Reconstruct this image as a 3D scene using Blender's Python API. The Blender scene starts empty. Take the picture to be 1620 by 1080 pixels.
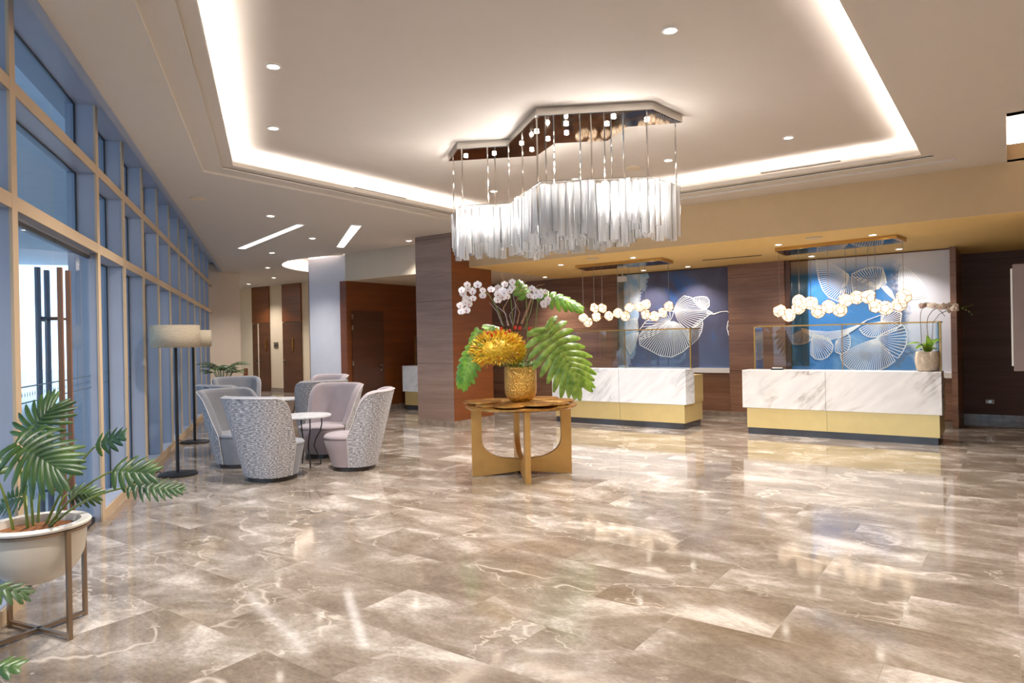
import bpy, bmesh, math, random
import numpy as np
from mathutils import Vector, Matrix, Quaternion
from mathutils.geometry import tessellate_polygon
from math import sin, cos, pi, radians as R

SC = bpy.context.scene
COL = SC.collection
random.seed(7)

# ------------------------------------------------------------------ camera, world, exposure
# x runs along the reception counters, y runs into the reception wall, z is up; eye height 1.5 m
CAM = np.array([0, 0, 1.5])
FPX = 1090.56
MN = np.array([[0.80802, 0.58900, -0.01919],
               [-0.01446, -0.01273, -0.99981],
               [-0.58910, 0.80806, -0.00174]])
def _orth(m):
    f = m[2] / np.linalg.norm(m[2])
    d = m[1] - f * (m[1] @ f); d /= np.linalg.norm(d)
    r = np.cross(d, f)
    return np.array([r, d, f])
MN = _orth(MN)
cam_data = bpy.data.cameras.new('camera')
cam_data.sensor_width = 36.0
cam_data.lens = FPX / 1620 * 36
cam_data.clip_start = 0.05
cam = bpy.data.objects.new('camera', cam_data)
COL.objects.link(cam)
cam.matrix_world = Matrix(((MN[0][0], -MN[1][0], -MN[2][0], 0), (MN[0][1], -MN[1][1], -MN[2][1], 0),
                           (MN[0][2], -MN[1][2], -MN[2][2], 1.5), (0, 0, 0, 1)))
SC.camera = cam
SC.view_settings.view_transform = 'Standard'
SC.view_settings.look = 'None'
SC.view_settings.gamma = 1
SC.view_settings.use_curve_mapping = False
SC.view_settings.exposure = 0.42
SC.cycles.max_bounces = 9
SC.cycles.diffuse_bounces = 4
SC.cycles.glossy_bounces = 4
SC.cycles.transmission_bounces = 8
SC.cycles.transparent_max_bounces = 14
SC.cycles.sample_clamp_indirect = 4
SC.cycles.caustics_reflective = False
SC.cycles.caustics_refractive = False

WD = bpy.data.worlds.new('world'); SC.world = WD; WD.use_nodes = True
WD.node_tree.nodes['Background'].inputs[0].default_value = (0.66, 0.82, 1.0, 1)
WD.node_tree.nodes['Background'].inputs[1].default_value = 2.6

def area_light(name, loc, sx, sy, power, color, rot=(0, 0, 0), spread=180):
    l = bpy.data.lights.new(name, 'AREA'); l.shape = 'RECTANGLE'; l.size = sx; l.size_y = sy
    l.energy = power; l.color = color; l.spread = R(spread)
    o = bpy.data.objects.new(name, l); COL.objects.link(o); o.location = loc; o.rotation_euler = rot
    o['kind'] = 'helper'
    return o
WARM = (1.0, 0.84, 0.66)
WHITE = (1.0, 0.95, 0.90)

# pixel helpers: turn a point measured on the photograph into a place in the room
def ray(x, y): return MN.T @ np.array([(x - 810) / FPX, (y - 540) / FPX, 1.0])
def at_z(x, y, z): d = ray(x, y); return Vector(CAM + d * (z - 1.5) / d[2])
def at_y(x, y, Y): d = ray(x, y); return Vector(CAM + d * Y / d[1])
def at_x(x, y, X): d = ray(x, y); return Vector(CAM + d * X / d[0])
def at_d(x, y, D): return Vector(CAM + ray(x, y) * D)
FWD = Vector(MN[2]); RGT = Vector(MN[0]); FWD.z = 0; RGT.z = 0; FWD.normalize(); RGT.normalize()

# ------------------------------------------------------------------ materials
MATS = {}
def new_mat(name):
    m = bpy.data.materials.new(name); m.use_nodes = True
    nt = m.node_tree; b = nt.nodes['Principled BSDF']
    MATS[name] = m
    return m, nt, b
def node(nt, t, **kw):
    n = nt.nodes.new(t)
    for k, v in kw.items():
        if k.startswith('i_'):
            n.inputs[k[2:].replace('_', ' ')].default_value = v
        elif k.startswith('n_'):
            n.inputs[int(k[2:])].default_value = v
        else: setattr(n, k, v)
    return n
def S(h):
    h = h.lstrip('#'); c = [int(h[i:i + 2], 16) / 255 for i in (0, 2, 4)]
    return tuple((x / 12.92 if x <= .04045 else ((x + .055) / 1.055) ** 2.4) for x in c) + (1,)
def ramp(nt, stops):
    r = nt.nodes.new('ShaderNodeValToRGB'); e = r.color_ramp.elements
    while len(e) < len(stops): e.new(.5)
    for i, (p, c) in enumerate(stops): e[i].position = p; e[i].color = c
    return r
def coords(nt, scale=(1, 1, 1), rot=(0, 0, 0), kind='Object'):
    t = nt.nodes.new('ShaderNodeTexCoord'); m = nt.nodes.new('ShaderNodeMapping')
    m.inputs['Scale'].default_value = scale; m.inputs['Rotation'].default_value = rot
    nt.links.new(t.outputs[kind], m.inputs['Vector'])
    return m.outputs['Vector']
def simple(name, col, rough=.5, metal=0, spec=.5, var=.05, vs=6.0, coat=0, bump=0, bs=60, **kw):
    m, nt, b = new_mat(name)
    v = coords(nt)
    n = node(nt, 'ShaderNodeTexNoise', i_Scale=vs, i_Detail=4.0)
    nt.links.new(v, n.inputs['Vector'])
    c = Vector(col[:3])
    r = ramp(nt, [(.3, (*(c * (1 - var)), 1)), (.7, (*[min(1, x * (1 + var)) for x in c], 1))])
    nt.links.new(n.outputs['Fac'], r.inputs[0]); nt.links.new(r.outputs[0], b.inputs['Base Color'])
    b.inputs['Roughness'].default_value = rough; b.inputs['Metallic'].default_value = metal
    b.inputs['Specular IOR Level'].default_value = spec; b.inputs['Coat Weight'].default_value = coat
    if bump:
        n2 = node(nt, 'ShaderNodeTexNoise', i_Scale=float(bs), i_Detail=3.0); nt.links.new(v, n2.inputs['Vector'])
        bp = node(nt, 'ShaderNodeBump', i_Strength=bump, i_Distance=.01)
        nt.links.new(n2.outputs['Fac'], bp.inputs['Height']); nt.links.new(bp.outputs[0], b.inputs['Normal'])
    for k, val in kw.items(): b.inputs[k.replace('_', ' ')].default_value = val
    return m
def emit(name, col, s):
    m, nt, b = new_mat(name)
    b.inputs['Base Color'].default_value = col; b.inputs['Emission Color'].default_value = col
    b.inputs['Emission Strength'].default_value = s
    return m

def marble_floor():
    m, nt, b = new_mat('floor_marble'); L = nt.links.new
    v = coords(nt)
    br = node(nt, 'ShaderNodeTexBrick', offset=.5, i_Scale=1.0, i_Mortar_Size=.0012, i_Brick_Width=1.0, i_Row_Height=.5, i_Bias=0.0)
    br.inputs['Color1'].default_value = (0, 0, 0, 1); br.inputs['Color2'].default_value = (1, 1, 1, 1)
    br.inputs['Mortar'].default_value = (.5, .5, .5, 1)
    L(v, br.inputs['Vector'])
    sc = node(nt, 'ShaderNodeVectorMath', operation='SCALE'); sc.inputs[3].default_value = 9.0
    L(br.outputs['Color'], sc.inputs[0])
    ad = node(nt, 'ShaderNodeVectorMath', operation='ADD'); L(v, ad.inputs[0]); L(sc.outputs[0], ad.inputs[1])
    mp = nt.nodes.new('ShaderNodeMapping'); mp.inputs['Scale'].default_value = (1.3, 2.1, 1); mp.inputs['Rotation'].default_value = (0, 0, .35)
    L(ad.outputs[0], mp.inputs['Vector'])
    n1 = node(nt, 'ShaderNodeTexNoise', i_Scale=1.0, i_Detail=12.0, i_Roughness=.66, i_Distortion=.4); L(mp.outputs[0], n1.inputs['Vector'])
    r1 = ramp(nt, [(.30, S('#6a5d50')), (.42, S('#7a6d60')), (.50, S('#897c6f')), (.58, S('#a0958a')), (.69, S('#cbc1b7'))])
    L(n1.outputs['Fac'], r1.inputs[0])
    # fine speckle
    n3 = node(nt, 'ShaderNodeTexNoise', i_Scale=26.0, i_Detail=6.0, i_Roughness=.75); L(mp.outputs[0], n3.inputs['Vector'])
    r3 = ramp(nt, [(.3, (.30, .30, .30, 1)), (.7, (.70, .70, .70, 1))]); L(n3.outputs['Fac'], r3.inputs[0])
    mo = node(nt, 'ShaderNodeMix', data_type='RGBA', blend_type='OVERLAY'); mo.inputs[0].default_value = .6
    L(r1.outputs[0], mo.inputs[6]); L(r3.outputs[0], mo.inputs[7])
    # veins: ridges of a distorted noise
    def vein(scale, dist, lo, hi, detail):
        n2 = node(nt, 'ShaderNodeTexNoise', i_Scale=scale, i_Detail=detail, i_Roughness=.55, i_Distortion=dist); L(mp.outputs[0], n2.inputs['Vector'])
        a = node(nt, 'ShaderNodeMath', operation='SUBTRACT'); a.inputs[1].default_value = .5; L(n2.outputs['Fac'], a.inputs[0])
        c = node(nt, 'ShaderNodeMath', operation='ABSOLUTE'); L(a.outputs[0], c.inputs[0])
        r = ramp(nt, [(lo, (1, 1, 1, 1)), (hi, (0, 0, 0, 1))]); L(c.outputs[0], r.inputs[0])
        return r.outputs[0]
    v1 = vein(.42, .0, .0, .010, 4.0); v2 = vein(.8, .05, .0, .008, 5.0)
    msk = ramp(nt, [(.47, (0, 0, 0, 1)), (.62, (1, 1, 1, 1))])
    n4 = node(nt, 'ShaderNodeTexNoise', i_Scale=1.7, i_Detail=2.0); L(ad.outputs[0], n4.inputs['Vector']); L(n4.outputs['Fac'], msk.inputs[0])
    mx = node(nt, 'ShaderNodeMath', operation='MAXIMUM'); L(v1, mx.inputs[0]); L(v2, mx.inputs[1])
    ml = node(nt, 'ShaderNodeMath', operation='MULTIPLY'); L(mx.outputs[0], ml.inputs[0]); L(msk.outputs[0], ml.inputs[1])
    m7 = node(nt, 'ShaderNodeMath', operation='MULTIPLY'); m7.inputs[1].default_value = .65; L(ml.outputs[0], m7.inputs[0]); ml = m7
    mm = node(nt, 'ShaderNodeMix', data_type='RGBA'); L(ml.outputs[0], mm.inputs[0]); L(mo.outputs[2], mm.inputs[6]); mm.inputs[7].default_value = S('#d8ccbe')
    L(mm.outputs[2], b.inputs['Base Color'])
    b.inputs['Roughness'].default_value = .075
    b.inputs['Specular IOR Level'].default_value = .75
    return m
M_FLOOR = marble_floor()

def white_marble(name, base, vein, warm):
    m, nt, b = new_mat(name); L = nt.links.new
    v = coords(nt, (1, 1, 1), (0, R(38), 0))
    st = nt.nodes.new('ShaderNodeMapping'); st.inputs['Scale'].default_value = (.55, 1, 2.6); L(v, st.inputs['Vector'])
    n = node(nt, 'ShaderNodeTexNoise', i_Scale=1.0, i_Detail=8.0, i_Roughness=.6, i_Distortion=.5); L(st.outputs[0], n.inputs['Vector'])
    a = node(nt, 'ShaderNodeMath', operation='SUBTRACT'); a.inputs[1].default_value = .5; L(n.outputs['Fac'], a.inputs[0])
    c = node(nt, 'ShaderNodeMath', operation='ABSOLUTE'); L(a.outputs[0], c.inputs[0])
    r = ramp(nt, [(0, (.85, .85, .85, 1)), (.008, (.35, .35, .35, 1)), (.045, (0, 0, 0, 1))]); L(c.outputs[0], r.inputs[0])
    n2 = node(nt, 'ShaderNodeTexNoise', i_Scale=1.3, i_Detail=3.0); L(v, n2.inputs['Vector'])
    r2 = ramp(nt, [(.45, (0, 0, 0, 1)), (.65, (1, 1, 1, 1))]); L(n2.outputs['Fac'], r2.inputs[0])
    ml = node(nt, 'ShaderNodeMath', operation='MULTIPLY'); L(r.outputs[0], ml.inputs[0]); L(r2.outputs[0], ml.inputs[1])
    n5 = node(nt, 'ShaderNodeTexNoise', i_Scale=3.0, i_Detail=5.0); L(st.outputs[0], n5.inputs['Vector'])
    r5 = ramp(nt, [(.35, Vector(base[:3]).to_tuple() + (1,)), (.7, (base[0] * .86, base[1] * .86, base[2] * .88, 1))]); L(n5.outputs['Fac'], r5.inputs[0])
    mm = node(nt, 'ShaderNodeMix', data_type='RGBA'); L(ml.outputs[0], mm.inputs[0]); L(r5.outputs[0], mm.inputs[6]); mm.inputs[7].default_value = vein
    L(mm.outputs[2], b.inputs['Base Color']); b.inputs['Roughness'].default_value = .18
    return m
M_MARB_A = white_marble('white_marble', S('#e9eaec'), S('#8f9095'), False)
M_MARB_B = white_marble('warm_white_marble', S('#e9e6e2'), S('#7d6450'), True)

def wood(name, c0, c1, rough=.38, ang=0, horiz=True, joints=.86, sc=1.0):
    m, nt, b = new_mat(name); L = nt.links.new
    v = coords(nt, (1.2, 1.2, 26) if horiz else (26, 26, 1.2))
    n = node(nt, 'ShaderNodeTexNoise', i_Scale=1.6 * sc, i_Detail=7.0, i_Roughness=.65, i_Distortion=.15); L(v, n.inputs['Vector'])
    v2 = coords(nt, (.25, .25, 3.2))
    n2 = node(nt, 'ShaderNodeTexNoise', i_Scale=2.0, i_Detail=2.0); L(v2, n2.inputs['Vector'])
    ad = node(nt, 'ShaderNodeMath', operation='ADD'); L(n.outputs['Fac'], ad.inputs[0]); L(n2.outputs['Fac'], ad.inputs[1])
    hf = node(nt, 'ShaderNodeMath', operation='MULTIPLY'); hf.inputs[1].default_value = .5; L(ad.outputs[0], hf.inputs[0])
    r = ramp(nt, [(.36, c0), (.64, c1)]); L(hf.outputs[0], r.inputs[0])
    col = r.outputs[0]
    if joints:
        t = nt.nodes.new('ShaderNodeTexCoord'); s = nt.nodes.new('ShaderNodeSeparateXYZ'); L(t.outputs['Object'], s.inputs[0])
        md = node(nt, 'ShaderNodeMath', operation='MODULO'); md.inputs[1].default_value = joints; L(s.outputs['Z'], md.inputs[0])
        lt = node(nt, 'ShaderNodeMath', operation='LESS_THAN'); lt.inputs[1].default_value = .007; L(md.outputs[0], lt.inputs[0])
        mm = node(nt, 'ShaderNodeMix', data_type='RGBA'); L(lt.outputs[0], mm.inputs[0]); L(col, mm.inputs[6]); mm.inputs[7].default_value = (c0[0] * .3, c0[1] * .3, c0[2] * .3, 1)
        col = mm.outputs[2]
    L(col, b.inputs['Base Color']); b.inputs['Roughness'].default_value = rough
    return m
M_WOOD = wood('walnut_panel', S('#6c4a38'), S('#946c54'))
M_WOOD_GREY = wood('grey_brown_panel', S('#7d675c'), S('#988074'), joints=1.11)
M_WOOD_RED = wood('red_brown_panel', S('#6b3a1c'), S('#83491f'), joints=0)
M_WOOD_DK = wood('dark_brown_panel', S('#52382f'), S('#664a40'), joints=1.35, rough=.62)
M_DOOR = wood('door_wood', S('#4c2c1b'), S('#5f3924'), joints=0)

M_CEIL = simple('ceiling_paint', S('#d0c7bc'), .9, var=.01)
M_CEIL2 = simple('raised_ceiling_paint', S('#d0c7be'), .9, var=.01)
M_OCHRE = simple('ochre_paint', S('#c2a984'), .85, var=.02)
M_OCHRE2 = simple('ochre_ceiling_paint', S('#efcb84'), .85, var=.02)
M_CREAM = simple('cream_paint', S('#d9c6ab'), .85, var=.015)
M_BEIGE = simple('beige_paint', S('#cdbca8'), .85, var=.015)
M_BULK = simple('bulkhead_paint', S('#c8bba6'), .85, var=.015)
M_WHITEW = simple('white_wall_paint', S('#dcdbe2'), .6, var=.02)
M_FIN = simple('fin_grey_daylight_tint', S('#9ba1b1'), .42, spec=.4, var=.02)  # the sky's blue light on the reveals is put into this grey
M_FINCAP = simple('fin_edge_beige', S('#c4ab8b'), .45, var=.02)
M_BASESTONE = simple('skirting_stone', S('#8f7f72'), .2, var=.25, vs=9)
M_STONE_STRIP = simple('border_stone', S('#857160'), .15, var=.15, vs=5)
M_BRASS = simple('brushed_brass', S('#b98c4b'), .32, metal=1, var=.08)
M_BRASS_PALE = simple('pale_satin_brass', S('#dcc386'), .42, metal=.55, var=.03)
M_BRONZE = simple('aged_bronze', S('#c49a5c'), .4, metal=.75, var=.08)
M_GOLDTOP = simple('antique_gold_top', S('#c08f4d'), .25, metal=.9, var=.3, vs=14)
M_CHROME = simple('polished_chrome', S('#e4e0da'), .06, metal=1, var=.01)
M_MIRROR_DK = simple('dark_mirror_chrome', S('#a29384'), .04, metal=1, var=.02)
M_BLACK = simple('black_metal', S('#17171a'), .4, var=.1)
M_BLKPLINTH = simple('black_gloss_plinth', S('#3a3a3e'), .12, var=.1)
M_DKWOOD = simple('dark_wood_plinth', S('#2c2422'), .35, var=.15)
M_STEEL = simple('brushed_steel', S('#a59c93'), .3, metal=1, var=.05)
M_COPPER = simple('copper_brown_pull', S('#8e6248'), .4, metal=.5, var=.05)
M_STAND = simple('bronze_steel_tube', S('#9b8672'), .35, metal=.9, var=.05)
M_POT = simple('white_glazed_pot', S('#d9cfbf'), .3, var=.02, coat=.3)
M_POTRIM = simple('white_glazed_rim', S('#efe9df'), .25, var=.01, coat=.3)
M_SOIL = simple('coco_soil', S('#8a5730'), .95, var=.5, vs=60, bump=1, bs=90)
M_STEM = simple('green_stem', S('#6f7f33'), .4, var=.2)
M_PLASTIC = simple('white_plastic', S('#e8e4df'), .4, var=.01)
M_BLACKSLOT = simple('dark_slot', S('#3b352f'), .6, var=.1)
M_GREYVEL = simple('mauve_grey_velvet', S('#9c8f93'), .75, var=.06, bump=.12, bs=220, Sheen_Weight=.35)
M_GREYVEL2 = simple('slate_grey_velvet', S('#7e7f86'), .7, var=.06, bump=.12, bs=220, Sheen_Weight=.35)
M_PIPING = simple('pale_piping', S('#c9c3c1'), .6, var=.03)
M_CLAY = simple('rough_clay_pot', S('#c8b8a3'), .85, var=.18, vs=30, bump=.8, bs=26)
M_BARK = simple('willow_branch', S('#a98668'), .7, var=.2, vs=40)
M_BARK2 = simple('grey_twig', S('#8f8790'), .7, var=.2, vs=40)
M_RED = simple('red_flower', S('#c8321c'), .5, var=.3, vs=30)
M_ORCHID = simple('white_orchid_petal', S('#f4f0f2'), .5, var=.03, Subsurface_Weight=.0)
M_ORCHID_C = simple('pink_orchid_lip', S('#b5577c'), .5, var=.2)
M_ORCHID_W = simple('cream_orchid_petal', S('#eadccb'), .5, var=.06)
M_DKSTEM = simple('dark_orchid_stem', S('#4c3b34'), .6, var=.2)
M_LED = emit('cove_led', (1, .93, .87, 1), 75)
M_LED_END = emit('recess_led', (1, .88, .78, 1), 60)
M_LAMPLENS = emit('downlight_lens', (1, .93, .82, 1), 14)
M_SLOTLIGHT = emit('slot_light_diffuser', (1, .95, .92, 1), 2.2)
M_BULB = emit('chandelier_bulb', (1, .93, .85, 1), 40)
M_LINE = simple('white_line_paint', S('#f5f5f5'), .6, var=.0)
M_TVPANEL = simple('taupe_panel', S('#8c7a74'), .5, var=.06)
M_OUT_WHITE = simple('outdoor_white_paint', S('#dfe6ee'), .8, var=.03)
M_OUT_GROUND = simple('outdoor_pale_paving', S('#c9ccd0'), .8, var=.06)
M_OUT_GRASS = simple('outdoor_fence_green', S('#8fa06f'), .8, var=.3)
M_OUT_FRAME = simple('outdoor_dark_frame', S('#41566b'), .5, var=.05)

def thin_glass(name, tint, refl=.6, rough=.0, fres=True):
    m, nt, b = new_mat(name); L = nt.links.new
    nt.nodes.remove(b)
    out = nt.nodes['Material Output']
    tr = node(nt, 'ShaderNodeBsdfTransparent'); tr.inputs[0].default_value = tint
    gl = node(nt, 'ShaderNodeBsdfGlossy'); gl.inputs['Roughness'].default_value = rough
    mx = nt.nodes.new('ShaderNodeMixShader')
    if fres:
        f = node(nt, 'ShaderNodeLayerWeight'); f.inputs[0].default_value = .35
        a = node(nt, 'ShaderNodeMath', operation='MULTIPLY'); a.inputs[1].default_value = refl; L(f.outputs['Fresnel'], a.inputs[0]); L(a.outputs[0], mx.inputs[0])
    else: mx.inputs[0].default_value = refl
    L(tr.outputs[0], mx.inputs[1]); L(gl.outputs[0], mx.inputs[2]); L(mx.outputs[0], out.inputs[0])
    return m
M_GLASS = thin_glass('window_glass', (.76, .90, 1, 1))
M_GLASS_CLR = thin_glass('clear_screen_glass', (.93, .96, .97, 1))
M_GLASS_BRZ = thin_glass('bronze_tint_glass', (.70, .56, .42, 1))

def crystal_mat():
    m, nt, b = new_mat('white_crystal_glass'); L = nt.links.new
    nt.nodes.remove(b); out = nt.nodes['Material Output']
    tr = node(nt, 'ShaderNodeBsdfTransparent'); tr.inputs[0].default_value = (.97, .97, .97, 1)
    gl = node(nt, 'ShaderNodeBsdfGlossy'); gl.inputs['Roughness'].default_value = .12
    df = node(nt, 'ShaderNodeBsdfTranslucent'); df.inputs[0].default_value = (.95, .95, .95, 1)
    d2 = node(nt, 'ShaderNodeBsdfDiffuse'); d2.inputs[0].default_value = (.92, .92, .93, 1)
    a1 = nt.nodes.new('ShaderNodeMixShader'); a1.inputs[0].default_value = .5; L(df.outputs[0], a1.inputs[1]); L(d2.outputs[0], a1.inputs[2])
    lw = node(nt, 'ShaderNodeLayerWeight'); lw.inputs[0].default_value = .45; lf = node(nt, 'ShaderNodeLayerWeight'); lf.inputs[0].default_value = .12
    a2 = nt.nodes.new('ShaderNodeMixShader'); L(tr.outputs[0], a2.inputs[1]); L(a1.outputs[0], a2.inputs[2])
    mth = node(nt, 'ShaderNodeMath', operation='MULTIPLY_ADD'); mth.inputs[1].default_value = .7; mth.inputs[2].default_value = .32; L(lw.outputs['Facing'], mth.inputs[0]); L(mth.outputs[0], a2.inputs[0])
    a3 = nt.nodes.new('ShaderNodeMixShader'); L(lf.outputs['Fresnel'], a3.inputs[0]); L(a2.outputs[0], a3.inputs[1]); L(gl.outputs[0], a3.inputs[2])
    L(a3.outputs[0], out.inputs[0])
    return m
M_CRYSTAL = crystal_mat()

def tweed():
    m, nt, b = new_mat('silver_woven_fabric'); L = nt.links.new
    t = nt.nodes.new('ShaderNodeUVMap')
    mp = nt.nodes.new('ShaderNodeMapping'); mp.inputs['Scale'].default_value = (26, 120, 1); L(t.outputs[0], mp.inputs['Vector'])
    n = node(nt, 'ShaderNodeTexNoise', i_Scale=1.0, i_Detail=3.0, i_Roughness=.7); L(mp.outputs[0], n.inputs['Vector'])
    r = ramp(nt, [(.36, S('#65646c')), (.47, S('#93929a')), (.56, S('#c9c8ca')), (.64, S('#f6f5f5'))]); L(n.outputs['Fac'], r.inputs[0])
    L(r.outputs[0], b.inputs['Base Color']); b.inputs['Roughness'].default_value = .5
    bp = node(nt, 'ShaderNodeBump', i_Strength=.5, i_Distance=.006); L(n.outputs['Fac'], bp.inputs['Height']); L(bp.outputs[0], b.inputs['Normal'])
    return m
M_TWEED = tweed()

def leaf_mat(name, c0, c1, rough=.3, sc=6):
    m, nt, b = new_mat(name); L = nt.links.new
    v = coords(nt); n = node(nt, 'ShaderNodeTexNoise', i_Scale=float(sc), i_Detail=3.0); L(v, n.inputs['Vector'])
    r = ramp(nt, [(.3, c0), (.7, c1)]); L(n.outputs['Fac'], r.inputs[0]); L(r.outputs[0], b.inputs['Base Color'])
    b.inputs['Roughness'].default_value = rough
    return m
M_LEAF_DK = leaf_mat('philodendron_leaf', S('#1d3a1a'), S('#466322'), .38, 9)
M_LEAF_BR = leaf_mat('monstera_leaf', S('#4c6f1c'), S('#8fa845'), .25, 14)
M_LEAF_MID = leaf_mat('lower_monstera_leaf', S('#3c6a18'), S('#7aa032'), .3, 9)
M_LEAF_OR = leaf_mat('orchid_leaf', S('#3f6a1e'), S('#7a9a32'), .3, 9)
M_YELLOW = leaf_mat('yellow_croton_leaf', S('#e8bc20'), S('#fbe45c'), .5, 40)
M_ORANGE = leaf_mat('orange_croton_leaf', S('#b3561c'), S('#e0902c'), .4, 40)

def hammered():
    m, nt, b = new_mat('hammered_gold'); L = nt.links.new
    v = coords(nt)
    n = node(nt, 'ShaderNodeTexVoronoi', i_Scale=70.0); L(v, n.inputs['Vector'])
    bp = node(nt, 'ShaderNodeBump', i_Strength=.9, i_Distance=.012); L(n.outputs['Distance'], bp.inputs['Height']); L(bp.outputs[0], b.inputs['Normal'])
    r = ramp(nt, [(.1, S('#a8803a')), (.6, S('#dcb768'))]); L(n.outputs['Distance'], r.inputs[0]); L(r.outputs[0], b.inputs['Base Color'])
    b.inputs['Metallic'].default_value = 1; b.inputs['Roughness'].default_value = .28
    return m
M_VASE = hammered()
def linen():
    m, nt, b = new_mat('linen_lampshade'); L = nt.links.new
    v = coords(nt, (6, 6, 120)); n = node(nt, 'ShaderNodeTexNoise', i_Scale=2.5, i_Detail=3.0); L(v, n.inputs['Vector'])
    r = ramp(nt, [(.35, S('#ae9f88')), (.65, S('#cdbfa8'))]); L(n.outputs['Fac'], r.inputs[0]); L(r.outputs[0], b.inputs['Base Color'])
    b.inputs['Roughness'].default_value = .9
    return m
M_SHADE = linen()
def pendant_mat():
    m, nt, b = new_mat('alabaster_pendant_glow'); L = nt.links.new
    v = coords(nt); n = node(nt, 'ShaderNodeTexNoise', i_Scale=7.0, i_Detail=3.0); L(v, n.inputs['Vector'])
    r = ramp(nt, [(.3, (1, .70, .42, 1)), (.6, (1, .86, .68, 1))]); L(n.outputs['Fac'], r.inputs[0])
    L(r.outputs[0], b.inputs['Emission Color']); b.inputs['Emission Strength'].default_value = .85
    b.inputs['Base Color'].default_value = (.9, .8, .65, 1)
    return m
M_PEND = pendant_mat()

def mural_mat(name, kind):
    m, nt, b = new_mat(name); L = nt.links.new
    t = nt.nodes.new('ShaderNodeTexCoord')
    n = node(nt, 'ShaderNodeTexNoise', i_Scale=1.1, i_Detail=6.0, i_Roughness=.6, i_Distortion=.6); L(t.outputs['Object'], n.inputs['Vector'])
    sep = nt.nodes.new('ShaderNodeSeparateXYZ'); L(t.outputs['Generated'], sep.inputs[0])
    n2 = node(nt, 'ShaderNodeTexNoise', i_Scale=2.4, i_Detail=8.0, i_Roughness=.65); L(t.outputs['Object'], n2.inputs['Vector'])
    if kind == 1:   # dark slate blue, vivid blue upper right, pale wash down the left edge
        r = ramp(nt, [(.40, S('#4a4860')), (.56, S('#525571')), (.64, S('#3c5f9c')), (.74, S('#2360bb'))]); L(n.outputs['Fac'], r.inputs[0])
        # pale left edge
        a = node(nt, 'ShaderNodeMath', operation='MULTIPLY_ADD'); a.inputs[1].default_value = .30; a.inputs[2].default_value = -.02; L(n2.outputs['Fac'], a.inputs[0])
        z = node(nt, 'ShaderNodeMath', operation='MULTIPLY_ADD'); z.inputs[1].default_value = .16; L(sep.outputs['Z'], z.inputs[0]); L(a.outputs[0], z.inputs[2])
        lt = node(nt, 'ShaderNodeMath', operation='SUBTRACT'); L(z.outputs[0], lt.inputs[0]); L(sep.outputs['X'], lt.inputs[1])
        e = ramp(nt, [(.0, (0, 0, 0, 1)), (.012, (1, 1, 1, 1))]); L(lt.outputs[0], e.inputs[0])
        pale = ramp(nt, [(.4, S('#dfe6f0')), (.62, S('#8fbadf'))]); L(n2.outputs['Fac'], pale.inputs[0])
        mm = node(nt, 'ShaderNodeMix', data_type='RGBA'); L(e.outputs[0], mm.inputs[0]); L(r.outputs[0], mm.inputs[6]); L(pale.outputs[0], mm.inputs[7])
        # lower band turns mid blue
        e2 = ramp(nt, [(.08, (1, 1, 1, 1)), (.42, (0, 0, 0, 1))]); L(sep.outputs['Z'], e2.inputs[0])
        h = node(nt, 'ShaderNodeMath', operation='MULTIPLY'); h.inputs[1].default_value = .65; L(e2.outputs[0], h.inputs[0])
        m2 = node(nt, 'ShaderNodeMix', data_type='RGBA'); L(h.outputs[0], m2.inputs[0]); L(mm.outputs[2], m2.inputs[6]); m2.inputs[7].default_value = S('#5f7196')
        L(m2.outputs[2], b.inputs['Base Color'])
    else:           # sky blue left and centre, a grey wave, pale top and right
        r = ramp(nt, [(.36, S('#5c6780')), (.43, S('#4f86c0')), (.54, S('#3f86cc')), (.68, S('#86b4de'))]); L(n.outputs['Fac'], r.inputs[0])
        # brighter blue on the left
        e = ramp(nt, [(.08, (1, 1, 1, 1)), (.38, (0, 0, 0, 1))]); L(sep.outputs['X'], e.inputs[0])
        h = node(nt, 'ShaderNodeMath', operation='MULTIPLY'); h.inputs[1].default_value = .7; L(e.outputs[0], h.inputs[0])
        m1 = node(nt, 'ShaderNodeMix', data_type='RGBA'); L(h.outputs[0], m1.inputs[0]); L(r.outputs[0], m1.inputs[6]); m1.inputs[7].default_value = S('#2b86dc')
        # pale region: right of a curve
        a = node(nt, 'ShaderNodeMath', operation='MULTIPLY_ADD'); a.inputs[1].default_value = .35; L(n2.outputs['Fac'], a.inputs[0]); L(sep.outputs['X'], a.inputs[2])
        z = node(nt, 'ShaderNodeMath', operation='MULTIPLY_ADD'); z.inputs[1].default_value = .12; L(sep.outputs['Z'], z.inputs[0]); L(a.outputs[0], z.inputs[2])
        e2 = ramp(nt, [(1.0, (0, 0, 0, 1)), (1.0, (1, 1, 1, 1))]); e2.color_ramp.elements[0].position = .94; L(z.outputs[0], e2.inputs[0])
        m2 = node(nt, 'ShaderNodeMix', data_type='RGBA'); L(e2.outputs[0], m2.inputs[0]); L(m1.outputs[2], m2.inputs[6]); m2.inputs[7].default_value = S('#dfe0ea')
        e3 = ramp(nt, [(.86, (0, 0, 0, 1)), (.98, (1, 1, 1, 1))]); L(sep.outputs['Z'], e3.inputs[0])
        m3 = node(nt, 'ShaderNodeMix', data_type='RGBA'); L(e3.outputs[0], m3.inputs[0]); L(m2.outputs[2], m3.inputs[6]); m3.inputs[7].default_value = S('#e6e6ee')
        L(m3.outputs[2], b.inputs['Base Color'])
    b.inputs['Roughness'].default_value = .6
    return m
M_MURAL1 = mural_mat('dark_blue_mural', 1)
M_MURAL2 = mural_mat('pale_blue_mural', 2)

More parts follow.
